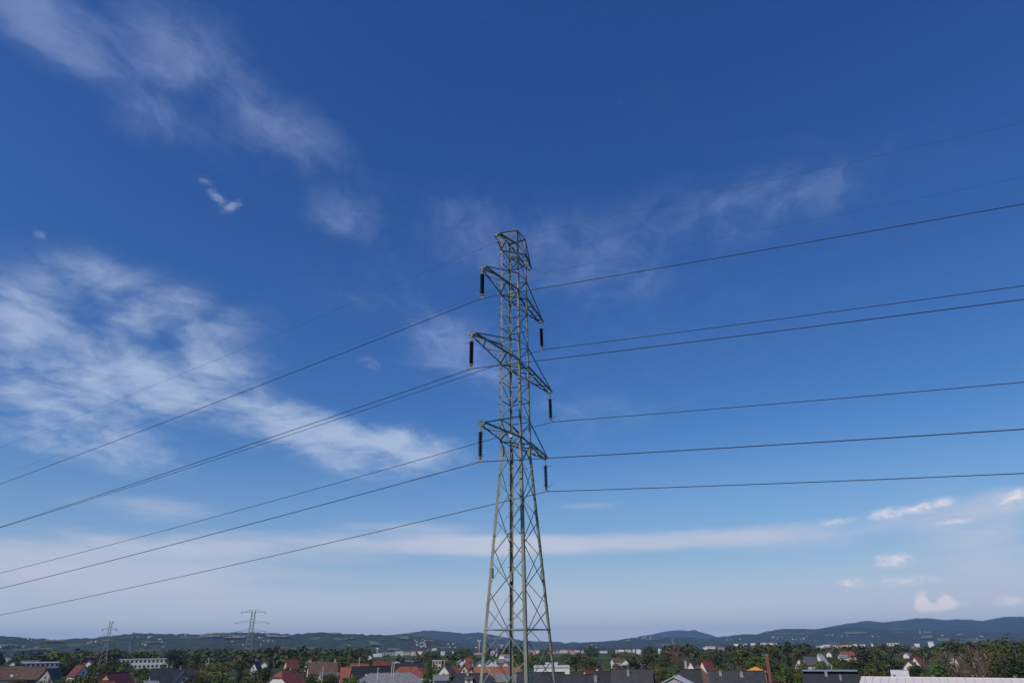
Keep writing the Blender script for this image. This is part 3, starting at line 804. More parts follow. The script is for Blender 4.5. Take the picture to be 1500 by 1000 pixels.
def house(u, v, zr, L, W, rz, ze, roof, wall, label, chim=(), sky=(), gwin=0, swin=0, hip=0.0, dormer=None, over=0.45, cat='house', name='house', group=None, chimm='render_grey', d=None, clip=0.0):
    """ridge along local X (length L), depth W; rz turns it from facing the camera; zr ridge and ze eave heights above its ground"""
    if d is None: pos, d, az_ = frame_at(u, v, zr + 0.0)
    else:
        q = ray(u, v); pos = Vector((q.x * d, q.y * d, 0)); az_ = math.atan2(q.x, q.y)
    gz = ground(pos.x, pos.y)
    if d is not None and gz < -0.5: zr = CAMZ + ray(u, v).z * d - gz if zr is None else zr
    root = empty(name, (pos.x, pos.y, gz), -az_ + R(rz))
    tag(root, label, cat, group)
    x, y = L / 2, W / 2
    slope = (zr - ze) / y
    # walls: gabled prism
    hx = hip * y                                   # hip length on each end
    wl = MB()
    if hip <= 0:
        gt = zr - 0.06
        vs = [(-x, -y, 0), (x, -y, 0), (x, y, 0), (-x, y, 0), (-x, -y, ze - .05), (x, -y, ze - .05), (x, y, ze - .05), (-x, y, ze - .05), (-x, 0, gt), (x, 0, gt)]
        wl.add(vs, [(3, 2, 1, 0), (0, 1, 5, 4), (2, 3, 7, 6), (1, 2, 6, 9, 5), (3, 0, 4, 8, 7), (4, 5, 9, 8), (6, 7, 8, 9)])
    elif hip < 1.0:                                # clipped gable
        cz = zr - (zr - ze) * clip
        cy = y * (1 - (cz - ze) / (zr - ze))
        vs = [(-x, -y, 0), (x, -y, 0), (x, y, 0), (-x, y, 0), (-x, -y, ze - .05), (x, -y, ze - .05), (x, y, ze - .05), (-x, y, ze - .05),
              (-x, -cy, cz - .05), (-x, cy, cz - .05), (x, -cy, cz - .05), (x, cy, cz - .05)]
        wl.add(vs, [(3, 2, 1, 0), (0, 1, 5, 4), (2, 3, 7, 6), (1, 2, 6, 11, 10, 5), (3, 0, 4, 8, 9, 7)])
    else:
        wl.box((0, 0, ze / 2 - .03), (L, W, ze - .06))
    wl.build('wall', WM[wall], root)
    ro = MB(); o = over; ye = y + o; zl = ze - slope * o
    if hip <= 0:
        xe = x + o
        ro.slab([(-xe, -ye, zl), (xe, -ye, zl), (xe, 0, zr), (-xe, 0, zr)], 0.2)
        ro.slab([(xe, ye, zl), (-xe, ye, zl), (-xe, 0, zr), (xe, 0, zr)], 0.2)
        ro.tube([(-xe, 0, zr + .02), (xe, 0, zr + .02)], 0.12, 6)
    elif hip < 1.0:
        cz = zr - (zr - ze) * clip; cy = y * (1 - (cz - ze) / (zr - ze)); xe = x + o; xr = x - hx
        for s in (-1, 1):
            q = [(-xe, s * ye, zl), (xe, s * ye, zl), (xe, s * cy, cz), (xr, 0, zr), (-xr, 0, zr), (-xe, s * cy, cz)]
            ro.slab(q if s < 0 else q[::-1], 0.2)
            q = [(s * xe, -cy, cz), (s * xe, cy, cz), (s * xr, 0, zr)]
            ro.slab(q if s > 0 else q[::-1], 0.2)
    else:
        xe = x + o; xr = max(0.05, x - y)
        for s in (-1, 1):
            q = [(-xe, s * ye, zl), (xe, s * ye, zl), (xr, 0, zr), (-xr, 0, zr)]
            ro.slab(q if s < 0 else q[::-1], 0.2)
            q = [(s * xe, -ye, zl), (s * xe, ye, zl), (s * xr, 0, zr)]
            ro.slab(q if s > 0 else q[::-1], 0.2)
    rf = ro.build('roof', RM[roof], root)
    for (cx, cyy, ch, cw) in chim:
        zb = zr - abs(cyy) * slope
        c_ = MB(); c_.box((cx, cyy, zb - 0.6 + (ch + 0.6) / 2), (cw, cw * 0.8, ch + 0.6)); c_.box((cx, cyy, zb + ch + 0.05), (cw + 0.16, cw * 0.8 + 0.16, 0.1))
        co_ = c_.build('chimney', M[chimm], rf)
        pt = MB(); pt.tube([(cx, cyy, zb + ch + 0.1), (cx, cyy, zb + ch + 0.45)], 0.13, 8); pt.build('chimney_pot', M['ink'], co_)
    for (cx, fy, w, h) in sky:                     # skylights on the slope towards the camera (-Y)
        yy = -y * fy; zz = zr - abs(yy) * slope
        nrm_ = Vector((0, -slope, 1)).normalized(); dn = Vector((0, -1, -slope)).normalized()
        c = Vector((cx, yy, zz)) + nrm_ * 0.09
        q = [c + Vector((-w / 2, 0, 0)) + dn * h / 2, c + Vector((w / 2, 0, 0)) + dn * h / 2, c + Vector((w / 2, 0, 0)) - dn * h / 2, c + Vector((-w / 2, 0, 0)) - dn * h / 2]
        s_ = MB(); s_.slab(q, 0.1); so = s_.build('skylight', M['frame'], rf)
        q2 = [c + nrm_ * 0.02 + (p - c) * 0.84 for p in q]
        s_ = MB(); s_.slab(q2, 0.02); s_.build('pane', M['skylight'], so)
    # windows: on the two gables and along the side towards the camera
    for s in (-1, 1):
        if gwin:
            for k in range(gwin):
                yy = (k - (gwin - 1) / 2) * 1.9
                window(root, (s * (x + 0.01), yy, ze + (zr - ze) * 0.22), 1.0, 1.3, s, 0)
    if swin:
        for k in range(swin):
            xx = (k + 0.5) / swin * L - x
            for fz in ((1.6,) if ze < 4.3 else (1.6, 4.3)):
                window(root, (xx, -y - 0.01, fz), 1.2, 1.3, 0, -1)
    if dormer:
        dx_, fy, dw, dh, dwall = dormer
        yy = -y * fy; zz = zr - abs(yy) * slope
        dl = MB(); depth_ = dh / slope + 0.3
        dl.box((dx_, yy + depth_ / 2, zz + dh / 2 - 0.2), (dw, depth_, dh + 0.4))
        do = dl.build('dormer', WM[dwall], rf)
        MB().box((dx_, yy + depth_ / 2 - 0.15, zz + dh + 0.09), (dw + 0.5, depth_ + 0.7, 0.16)).build('dormer_roof', M['galv'], do)
        MB().box((dx_, yy - 0.02, zz + dh * 0.45), (dw * 0.36, 0.1, dh * 0.62)).build('dormer_window', M['brick'], do)
    # screen extent
    Mx = Matrix.Translation((pos.x, pos.y, gz)) @ Matrix.Rotation(-az_ + R(rz), 4, 'Z')
    ps = [pix(Mx @ Vector((sx * (x + o), sy * (y + o), z_))) for sx in (-1, 1) for sy in (-1, 1) for z_ in (zl, zr)]
    tv, lv_ = min(p[1] for p in ps), max(p[1] for p in ps)
    BUILT.append((min(p[0] for p in ps), max(p[0] for p in ps), tv, min(1000, tv + (lv_ - tv) * 0.5), math.hypot(pos.x, pos.y)))
    FOOT.append((pos.x, pos.y, math.hypot(x, y) + 1.0))
    return root

# nearer houses, left to right in the street blocks beyond the tower
house(-6, 975.2, 9.2, 22, 11, 2, 4.2, 'brown', 'cream', 'long brown tile-roofed house with two small skylights in its slope', sky=((6.6, 0.78, 0.85, 1.3), (8.6, 0.78, 0.85, 1.3)), chim=((4, 0.6, 0.8, 0.8),), swin=4)
house(48, 976, 8.8, 9.2, 11, -4, 4.2, 'brown', 'dark', 'plain brown tile-roofed house beside the long brown-roofed house with skylights', swin=2)
house(78, 978, 8.2, 9, 6.8, 62, 3.6, 'slate', 'grey', 'slate-green roofed house with pale gable boards beside the brown roofs', gwin=1)
house(119, 973, 9.0, 8.5, 6.5, 112, 4.6, 'darkred', 'white', 'white gabled house with dark red roof among dark trees', gwin=1)
house(172, 984, 8.2, 13.0, 8.5, 58, 3.6, 'darkred', 'tan', 'dark red sheet-roofed house with a tan gable', gwin=1)
house(140, 996.5, 6.0, 11, 8, 8, 3.0, 'darkred', 'tan', 'low dark red roof beside the tan-gabled house')
house(252, 978, 9.0, 13.5, 12.5, 6, 3.8, 'navy', 'white', 'large charcoal-roofed house with white walls behind the small garage', chim=((3, -0.4, 0.8, 0.7),), swin=3)
house(269, 982, 8.3, 7.0, 5.6, 97, 4.6, 'navy', 'grey', 'small charcoal-roofed gable wing with one window in its pale gable', gwin=1, d=None)
house(289, 993, 6.6, 8.5, 7.0, 100, 3.4, 'navy', 'white', 'low charcoal-roofed annex with blank white gable beside the large charcoal house')
house(222, 996.5, 5.6, 4, 5, 0, 4.6, 'grey', 'white', 'small white flat-topped garage by the large charcoal-roofed house', hip=0)
house(281, 977, 9.0, 7, 6, 60, 5.0, 'orangered', 'cream', 'cream house with orange-red roof behind the charcoal-roofed house')
house(376, 968.5, 9.0, 7, 4.6, 70, 5.2, 'black', 'white', 'white gabled house with black roof between dark conifers', gwin=1)
house(422, 981, 9.0, 12.5, 11.0, 60, 3.7, 'red', 'white', 'red-roofed house with clipped white gable and two gable windows', gwin=2, hip=0.45, clip=0.34, chim=((1.5, 0.0, 0.6, 0.4),))
house(428, 965, 9.0, 7, 7, 20, 4.5, 'darkred', 'pink', 'small red-roofed pink house in the trees behind the clipped-gable house')
house(473, 968.5, 9.2, 13, 9, 8, 4.5, 'brown', 'cream', 'brown-roofed house with pale chimneys at both gable ends', chim=((-5.8, 0, 1.0, 0.8), (5.8, 0, 1.0, 0.8)), chimm='concrete')
house(484, 984, 6.0, 9, 7, 25, 3.0, 'grey', 'grey', 'low grey sheet-roofed shed below the brown-roofed house')
house(515, 976.5, 8.2, 8, 8, 5, 3.4, 'orangered', 'cream', 'orange-red roofed house next to the black roof with skylights')
house(527, 971.5, 9.0, 7, 7, 10, 4.5, 'orangered', 'white', 'small orange-red roofed house behind the black roof with skylights')
house(544, 975, 8.8, 14.0, 9, 10, 3.6, 'black', 'tan', 'black-roofed terrace with a row of four skylights and tan gable', sky=((-2.2, 0.62, 0.7, 1.2), (-0.9, 0.62, 0.7, 1.2), (1.8, 0.62, 0.7, 1.2), (3.6, 0.62, 0.7, 1.2)))
house(562, 975.4, 8.4, 7, 4.6, 80, 4.2, 'black', 'tan', 'narrow tan-gabled house with black roof', gwin=1)
house(560, 967.5, 9.0, 8.5, 7, 2, 5.4, 'darkred', 'dark', 'long dark red roof behind the black-roofed terrace')
house(596, 969, 9.4, 13, 8, 3, 5.2, 'black', 'white', 'white walled house with black roof behind the long red roof', swin=3)
house(598, 975.5, 8.4, 15.5, 9, 3, 3.8, 'red', 'cream', 'red-roofed house with red hipped ends behind the grey hall', hip=1.0)
house(610, 976.5, 7.8, 7, 7, 20, 3.6, 'darkred', 'white', 'dark red roofed wing of the house behind the grey hall')
house(572, 984.5, 7.4, 25, 11, 2, 4.2, 'grey', 'grey', 'long grey sheet-roofed hall with a hipped end', hip=1.0, cat='hall', name='hall')
house(588, 994, 5.4, 19, 6, 2, 4.2, 'pale', 'grey', 'low pale sheet-roofed lean-to in front of the grey hall', cat='shed', name='shed')
house(654, 972, 9.4, 8, 8, 75, 4.8, 'brown', 'white', 'white gabled house with brown roof behind the dark red pyramid roofs', gwin=1)
house(665, 974, 8.4, 9, 9, 5, 3.8, 'darkred', 'cream', 'dark red pyramid-roofed house with pale eaves', hip=1.0)
house(684, 968, 9.0, 9, 8, 15, 4.2, 'red', 'white', 'bright red hipped roof above a white gabled porch', hip=1.0)
house(680, 972, 8.4, 6, 5, 88, 5.0, 'red', 'cream', 'narrow cream gabled house below the bright red hipped roof', gwin=1)
house(694, 977, 7.8, 7, 6, 70, 4.0, 'darkred', 'pink', 'small pink gabled house with crimson roof beside a dark roof')
house(704, 967.5, 9.4, 9, 8.5, 80, 4.6, 'blue', 'white', 'white gabled house with blue-grey roof behind the tower leg', gwin=1)
house(728, 976, 8.2, 17, 7, 2, 4.6, 'orangered', 'white', 'long orange-red roofed terrace with white eaves', swin=5)
house(694, 984.6, 8.5, 14.0, 10.5, 0, 3.4, 'navy', 'grey', 'charcoal-roofed house with white dormer in front of the tower base', hip=0.55, clip=0.62, chim=((-1.8, -0.5, 0.7, 0.75),), dormer=(-1.4, 0.56, 2.2, 1.5, 'white'))
house(646, 988, 7.6, 4, 6, 0, 6.4, 'grey', 'grey', 'narrow grey rendered annex beside the charcoal roof with dormer')
house(741, 986.5, 7.9, 5.5, 7, 0, 6.2, 'grey', 'grey', 'grey rendered block between two charcoal roofs')
house(792, 984, 8.6, 13.0, 10, 0, 3.6, 'navy', 'white', 'plain charcoal roof between the grey block and the white factory', sky=((0.6, 0.86, 0.6, 0.9), (3.8, 0.86, 0.6, 0.9)))
house(852, 987.3, 8.3, 9.6, 10, 0, 3.6, 'navy', 'white', 'low charcoal roof with tall grey chimney at its end', chim=((3.7, -1.6, 1.2, 0.85),))
house(890, 982.4, 8.6, 7.5, 9, 0, 3.6, 'black', 'white', 'short black roof beside the taller charcoal roof')
house(926, 979.4, 9.2, 11.0, 10.5, -8, 3.8, 'navy', 'white', 'tall charcoal-roofed house with grey chimney and white gable edge', chim=((-1.0, -1.4, 1.3, 0.7),), sky=((-3.4, 0.9, 0.6, 0.9), (-0.8, 0.88, 0.6, 0.9)), gwin=2)
house(876, 974.5, 9.2, 8, 6.2, 82, 5.0, 'darkred', 'white', 'white gabled house with dark red roof behind the charcoal roofs')
house(866, 979, 8.0, 6, 6, 40, 4.4, 'darkred', 'cream', 'small dark red roof beside the white gable behind the charcoal roofs')
house(990, 988.5, 7.2, 14, 13, 84, 4.2, 'pale', 'grey', 'pale grey sheet-roofed hall sloping up to a black block', cat='hall', name='hall')
house(1022, 972.6, 9.6, 9, 9, 10, 4.4, 'brown', 'white', 'brown hipped roof with tall pale chimney behind the black block', hip=1.0, chim=((-4.0, -1.2, 2.4, 0.7),), chimm='concrete')
house(1014, 965.4, 10.4, 7, 5.6, 75, 5.4, 'brown', 'white', 'white gable with one window above the brown hipped roof', gwin=1)
house(1034, 966, 9.0, 4.5, 4, 40, 6.0, 'darkred', 'white', 'small dark red roofed white house behind the brown hipped roof')
house(1012, 979.5, 8.6, 5.4, 9, 0, 3.2, 'black', 'dark', 'black-roofed block end joined to a long dark roof')
house(1079, 982, 8.4, 14.5, 10, 1, 3.2, 'navy', 'white', 'long dark charcoal roof with two chimneys below an orange roof', chim=((-4.6, -0.9, 0.9, 0.8), (1.2, -1.2, 1.0, 0.9)))
house(1106, 975.6, 8.8, 5.4, 5.4, 5, 7.6, 'orange', 'tan', 'bright orange pyramid roof behind the long dark charcoal roof', hip=1.0)
house(1121, 978, 8.2, 6, 5, 75, 4.6, 'darkred', 'white', 'small white gabled house with crimson roof behind the brick chimney stack')
deck_house = house(1215, 982, 8.6, 13.5, 10, 1, 3.4, 'black', 'white', 'black-roofed house with a blue-grey ridge deck and twin chimneys', chim=((-1.0, -1.0, 0.9, 0.7), (2.4, -1.9, 0.9, 0.5)))
house(1201, 957.5, 9.6, 7, 5, 70, 5.0, 'pale', 'white', 'white pale-roofed house in the trees behind the black roof')
house(1186, 961, 9.0, 6, 5, 20, 5.6, 'slate', 'cream', 'slate-roofed house standing in front of the pale-roofed white house')
house(1203, 968, 8.0, 6, 5, 70, 4.6, 'slate', 'cream', 'narrow cream gabled house in the scrub behind the black roof')
house(1171, 963, 8.6, 6, 5, 80, 5.0, 'darkred', 'white', 'narrow white house with red roof behind the spruce')
house(1426, 992.8, 9.0, 40, 26, 1.5, 7.2, 'cream', 'white', 'long cream sheet-roofed hall with a shallow pitch', cat='hall', name='hall', over=0.3)
house(1342, 960, 9.0, 6, 4.6, 70, 5.0, 'red', 'white', 'white gabled house with red roof beside reddish bare trees', gwin=1)
house(1332, 966, 8.0, 7, 6, 80, 5.0, 'brown', 'white', 'small white gabled house behind the cream-roofed hall')
house(1317, 981, 7.4, 4.2, 5, 0, 5.8, 'pale', 'grey', 'pale flat-roofed shed behind the cream-roofed hall', cat='shed', name='shed')
house(1405, 961, 8.6, 5, 4, 50, 4.6, 'brown', 'cream', 'cream house glimpsed among reddish bare trees')
hh = house(1496, 976, 8.6, 22, 15, 66, 4.2, 'black', 'dark', 'black roof with raised seams beside the tall willows', over=0.5)
for k in range(7):                                  # raised seams on the slope that faces left
    xx = -9 + 3 * k; m = MB(); yy = 8.0
    for s in (-1, 1):
        m.slab([(xx - .12, s * 0.2, 8.72), (xx + .12, s * 0.2, 8.72), (xx + .12, s * yy, 8.72 - 4.4 / 7.5 * (yy - .2)), (xx - .12, s * yy, 8.72 - 4.4 / 7.5 * (yy - .2))][::s], 0.1)
    m.build('seam', RM['slate'], hh)
MB().box((0, -0.2, 8.72), (13.8, 2.2, 0.34)).build('ridge_deck', RM['blue'], deck_house)
rga = random.Random(31)
for ob in [o for o in bpy.data.objects if o.parent is None and o.name.split('.')[0] == 'house' and o.location.length < 420]:
    if rga.random() < 0.6:
        rf = next(c for c in ob.children if c.name.startswith('roof'))
        zt_ = max(v_.co.z for v_ in rf.data.vertices); xm = max(v_.co.x for v_ in rf.data.vertices) * rga.uniform(-.4, .4)
        m = MB(); m.tube([(xm, 0.1, zt_ - 0.3), (xm, 0.1, zt_ + 1.5)], 0.03, 5)
        for k in range(5): m.tube([(xm - 0.35, 0.1 + 0.0, zt_ + 1.45 - 0.12 * k), (xm + 0.35, 0.1, zt_ + 1.45 - 0.12 * k)], 0.016, 4)
        m.build('aerial', M['galv'], rf)
hall = [o for o in bpy.data.objects if o.get('label', '').startswith('long cream')][0]
hroof = next(c for c in hall.children if c.name.startswith('roof'))
for k in range(27):
    xx = -19.5 + 1.5 * k; m = MB(); m.slab([(xx - .05, -13.2, 7.22), (xx + .05, -13.2, 7.22), (xx + .05, -.1, 9.06), (xx - .05, -.1, 9.06)], 0.07); m.build('seam', RM['pale'], hroof)
for k in range(5):
    m = MB(); m.tube([(-14 + 7 * k, 1.0, 8.6), (-14 + 7 * k, 1.0, 9.35)], 0.2, 8); m.tube([(-14 + 7 * k, 1.0, 9.35), (-14 + 7 * k, 1.0, 9.5)], 0.32, 8); m.build('roof_vent', M['galv'], hroof)
def block(u, vtop, wpx, d, depth, floors, wall, roof, label, group=None, rz=0.0, bays=0, cat='building', name='building', flat=True, win=True, hpx=None):
    """flat-topped building placed by its roof line; windows in rows"""
    q = ray(u, vtop); pos = Vector((q.x * d, q.y * d, 0)); gz = ground(pos.x, pos.y)
    h = CAMZ + q.z * d - gz
    w = wpx * d / 1093.0
    root = empty(name, (pos.x, pos.y, gz), -math.atan2(q.x, q.y) + R(rz)); tag(root, label, cat, group)
    MB().box((0, depth / 2, h / 2 - 0.15), (w, depth, h - 0.3)).build('wall', WM[wall], root)
    ro = MB()
    if flat: ro.box((0, depth / 2, h - 0.1), (w + 0.5, depth + 0.5, 0.5))
    else:
        e = h - 3.2
        ro.slab([(-w / 2 - .4, -.5, h - 0.3), (w / 2 + .4, -.5, h - 0.3), (w / 2 + .4, depth / 2, h + 2.6), (-w / 2 - .4, depth / 2, h + 2.6)], 0.3)
        ro.slab([(w / 2 + .4, depth + .5, h - 0.3), (-w / 2 - .4, depth + .5, h - 0.3), (-w / 2 - .4, depth / 2, h + 2.6), (w / 2 + .4, depth / 2, h + 2.6)], 0.3)
    ro.build('roof', RM[roof], root)
    if win and bays:
        fh = h / floors
        for k in range(bays):
            xx = (k + 0.5) / bays * w - w / 2
            for f in range(floors):
                ww = w / bays * 0.52
                MB().box((xx, -0.02, f * fh + fh * 0.55), (ww, 0.14, fh * 0.45)).build('window', M['glass'], root)
    BUILT.append((u - wpx / 2, u + wpx / 2, vtop, vtop + (2.6 if d > 1500 else 4.5), d)); FOOT.append((pos.x, pos.y, max(w, depth) * 0.7))
    return root
block(216, 964.6, 70, 700, 14, 2, 'white', 'pale', 'long white terrace with dark window bays behind the charcoal-roofed house', bays=14)
block(808, 976, 52, 330, 22, 2, 'white', 'pale', 'white flat-roofed factory beside the charcoal roofs', bays=0)
block(808, 970.6, 17, 345, 8, 1, 'white', 'pale', 'pale rooftop plant house of the white factory', bays=0)
block(60, 969.8, 40, 620, 20, 2, 'grey', 'pale', 'long low grey shed with pale roof behind the brown roofs', bays=8)
block(46, 965, 24, 900, 14, 2, 'grey', 'navy', 'grey hall with charcoal roof among trees far behind the brown roofs', bays=0)
block(640, 967, 13, 520, 10, 2, 'cream', 'pale', 'small cream flat-roofed building behind the green tree', bays=3)
# far town: blocks, houses and terraces in the valley
far = [  # u, vtop, wpx, colour, roof, flat, floors
    (585, 953, 12, 'white', 'pale', 1, 3), (596, 954.5, 9, 'cream', 'orangered', 0, 2), (606, 953.6, 8, 'cream', 'red', 0, 2), (615, 953, 7, 'white', 'red', 0, 3), (571, 954.4, 18, 'grey', 'pale', 1, 2), (550, 957, 7, 'white', 'pale', 1, 2), (557, 956, 6, 'white', 'pale', 1, 3),
    (543, 958, 5, 'white', 'brown', 0, 2), (636, 948.8, 8, 'cream', 'cream', 1, 2), (649, 953.4, 6, 'white', 'pale', 1, 2), (662, 953.4, 5, 'white', 'pale', 1, 2), (700, 955.6, 11, 'cream', 'darkred', 0, 2),
    (722, 952.6, 5, 'white', 'pale', 1, 4), (735, 957, 5, 'white', 'pale', 1, 2), (741, 957.5, 8, 'white', 'pale', 1, 2), (718, 966, 8, 'white', 'pale', 1, 2), (731, 965, 9, 'white', 'pale', 1, 2), (741, 968, 9, 'cream', 'pale', 1, 2),
    (776, 951, 12, 'pink', 'red', 0, 3), (786, 952, 8, 'cream', 'orangered', 0, 3), (808, 953, 9, 'pink', 'red', 0, 3), (817, 953, 9, 'cream', 'red', 0, 3), (826, 951.4, 10, 'white', 'red', 0, 4), (836, 952, 9, 'pink', 'red', 0, 3), (845, 951.6, 8, 'pink', 'pale', 1, 4), (853, 952.2, 4, 'grey', 'red', 0, 3),
    (884, 952.6, 11, 'white', 'pale', 1, 3), (904, 951, 5, 'grey', 'pale', 1, 3), (910, 951, 8, 'white', 'pale', 1, 3), (920, 951, 9, 'white', 'pale', 1, 3), (928, 950.6, 3, 'white', 'pale', 1, 4), (935, 950.4, 6, 'white', 'pale', 1, 4), (938, 952, 4, 'pink', 'red', 0, 4), (966, 950.4, 4, 'white', 'pale', 0, 2),
    (1040, 946, 14, 'white', 'pale', 1, 3), (1034, 947.6, 8, 'white', 'pale', 1, 2), (1056, 947.6, 9, 'pink', 'red', 0, 2), (1078, 942.4, 6, 'white', 'pale', 1, 2), (1091, 942.2, 6, 'white', 'pale', 1, 2), (1103, 941.4, 6, 'white', 'pale', 1, 2),
    (1117, 941, 10, 'white', 'pale', 1, 3), (1128, 941, 7, 'cream', 'pale', 1, 3), (1135, 941, 6, 'pink', 'pale', 1, 3), (1198, 945.4, 5, 'grey', 'pale', 1, 2), (1205, 945, 6, 'white', 'pale', 1, 2), (1211, 943.6, 9, 'white', 'pale', 1, 2), (1222, 944.4, 4, 'white', 'pale', 1, 4),
    (1230, 944.4, 8, 'pink', 'darkred', 0, 2), (1238, 944, 8, 'cream', 'darkred', 0, 2), (1246, 944, 8, 'pink', 'darkred', 0, 2), (1252, 942.8, 5, 'white', 'pale', 1, 2), (1263, 943, 7, 'white', 'darkred', 0, 2), (1279, 942, 5, 'white', 'darkred', 0, 2), (1308, 941.2, 15, 'cream', 'pale', 1, 3),
    (1303, 942.6, 5, 'white', 'pale', 1, 3), (1343, 942, 6, 'white', 'pale', 1, 2), (1363, 940.6, 6, 'white', 'pale', 0, 2), (1366, 944.6, 5, 'white', 'pale', 0, 2), (1430, 938.6, 7, 'pink', 'brown', 0, 2), (1214, 953.6, 4, 'white', 'pale', 0, 2), (1240, 953.6, 14, 'pink', 'red', 0, 2), (1234, 958, 3, 'white', 'pale', 0, 2),
    (12, 963, 8, 'white', 'brown', 0, 2), (21, 968, 4, 'white', 'pale', 1, 2), (132, 967, 5, 'white', 'pale', 0, 2), (308, 962, 10, 'white', 'pale', 1, 1), (453, 967, 5, 'white', 'pale', 0, 2), (388, 968, 4, 'white', 'pale', 0, 2), (600, 967, 6, 'white', 'pale', 0, 2), (675, 965, 4, 'white', 'pale', 0, 2),
    (686, 963.4, 4, 'white', 'red', 0, 2), (902, 963, 5, 'white', 'brown', 0, 2), (914, 964, 7, 'white', 'brown', 0, 2), (940, 963.8, 4, 'white', 'pale', 0, 2), (1190, 962, 4, 'white', 'pale', 0, 2), (1338, 946, 4, 'grey', 'brown', 0, 2), (1328, 955, 5, 'white', 'pale', 0, 2), (1394, 961, 4, 'white', 'pale', 0, 1),
]
rtxt = {'pale': 'pale roof', 'red': 'red roof', 'orangered': 'orange-red roof', 'brown': 'brown roof', 'darkred': 'dark red roof', 'cream': 'cream roof'}
def near_what(u):
    for lim, txt in ((100, 'beyond the brown tile roofs'), (180, 'near the splayed-insulator pylon'), (300, 'near the white terrace'), (350, 'beside the tallest wide-armed pylon'), (420, 'around the tallest wide-armed pylon'), (480, 'beyond the red clipped-gable house'), (545, 'beyond the orange-red roofs'),
                     (585, 'short of the brown church tower'), (625, 'close to the brown church tower'), (660, 'just past the brown church tower'), (712, 'before the floodlight mast'), (760, 'around the slim white steeple'), (822, 'beyond the white factory'), (860, 'beyond the white gable by charcoal roofs'),
                     (915, 'beyond the short black roof'), (960, 'beyond the tall charcoal-roofed house'), (1010, 'under the faint wide-armed pylon'), (1060, 'below the twin-topped blue peak'), (1110, 'beyond the orange pyramid roof'), (1150, 'around the tallest spruce'), (1185, 'beyond the pale lattice pylon'),
                     (1225, 'beyond the slate-roofed house'), (1262, 'beyond the black roof with deck'), (1300, 'beyond the large dark tree'), (1345, 'beyond the red-roofed white gable'), (1390, 'below the square hill meadow'), (9999, 'beyond the reddish trees and willows')):
        if u < lim: return txt
SCREEN = [(1186, 967, 14, 300), (1203, 966, 10, 320), (1342, 968, 14, 330), (1332, 971, 10, 300), (1405, 967, 12, 320), (376, 977.5, 12, 350), (428, 972, 10, 420), (473, 982, 18, 300), (515, 985, 14, 245), (281, 984, 12, 290), (665, 981, 16, 270), (735, 984, 14, 300), (119, 984, 14, 300), (1171, 970, 12, 330), (596, 974, 16, 420), (560, 973, 14, 400)]
for (u, vt, wp, wc, rc, fl, fln) in far:
    vh = 943.1 + (750 - u) * 0.01007
    dv = vt - vh
    size = 'wide' if wp >= 10 else ('narrow' if wp <= 4 else 'mid-sized')
    fl_t = {1: 'single-storey', 2: 'two-storey', 3: 'three-storey', 4: 'four-storey'}[fln]
    if dv > 12.5:
        zr_ = 8.4; d = (CAMZ - zr_) / dv * 1225.0
        W_ = max(wp * d / 1093.0, 4.5); zr_ = min(zr_, 4.6 + W_ * 0.5)
        d = (CAMZ - zr_) / dv * 1225.0
        house(u, vt, zr_, W_ * 1.3, W_, rng.choice((70, 80, 100, 25)), zr_ - W_ * 0.42, rc if rc != 'pale' else 'grey', wc if wc != 'grey' else 'cream', f'small {wc} house with {rtxt[rc] if rc != "pale" else "grey roof"} half hidden {near_what(u)}', group='small houses half hidden by trees')
        SCREEN.append((u, vt + wp * 0.75 + 2.5, wp, d))
        continue
    d = rng.uniform(2450, 2950)
    q = ray(u, vt)
    lb = f'{size} {fl_t} {wc} town building, {rtxt[rc]}, {near_what(u)}'
    block(u, vt, wp, d, 11, fln, wc, rc, lb, 'buildings of the far valley town', rz=rng.uniform(-12, 12), bays=(4 if wp >= 9 else 0), flat=bool(fl))

# houses on the hill slopes
M['white_wall'] = WM['white']
def hill_house_mesh(roofk, wallk, k):
    m = MB(); L, W, ze, zr = 12 + k, 9, 5.2, 8.6
    m.box((0, 0, ze / 2 - 1), (L, W, ze + 2))
    m.add([(-L / 2, -W / 2, ze + .01), (-L / 2, W / 2, ze + .01), (-L / 2, 0, zr - .1), (L / 2, -W / 2, ze + .01), (L / 2, W / 2, ze + .01), (L / 2, 0, zr - .1)], [(0, 2, 1), (3, 4, 5)])
    wl = m.mesh('wall', WM[wallk])
    r = MB(); o = .5; sl = (zr - ze) / (W / 2)
    r.slab([(-L / 2 - o, -W / 2 - o, ze - sl * o), (L / 2 + o, -W / 2 - o, ze - sl * o), (L / 2 + o, 0, zr), (-L / 2 - o, 0, zr)], 0.25)
    r.slab([(L / 2 + o, W / 2 + o, ze - sl * o), (-L / 2 - o, W / 2 + o, ze - sl * o), (-L / 2 - o, 0, zr), (L / 2 + o, 0, zr)], 0.25)
    return wl, r.mesh('roof', RM[roofk])
kinds = [('red', 'white', 0), ('brown', 'cream', 2), ('grey', 'white', 1), ('slate', 'cream', 3), ('orangered', 'white', 0)]
HM = [hill_house_mesh(*k) for k in kinds]
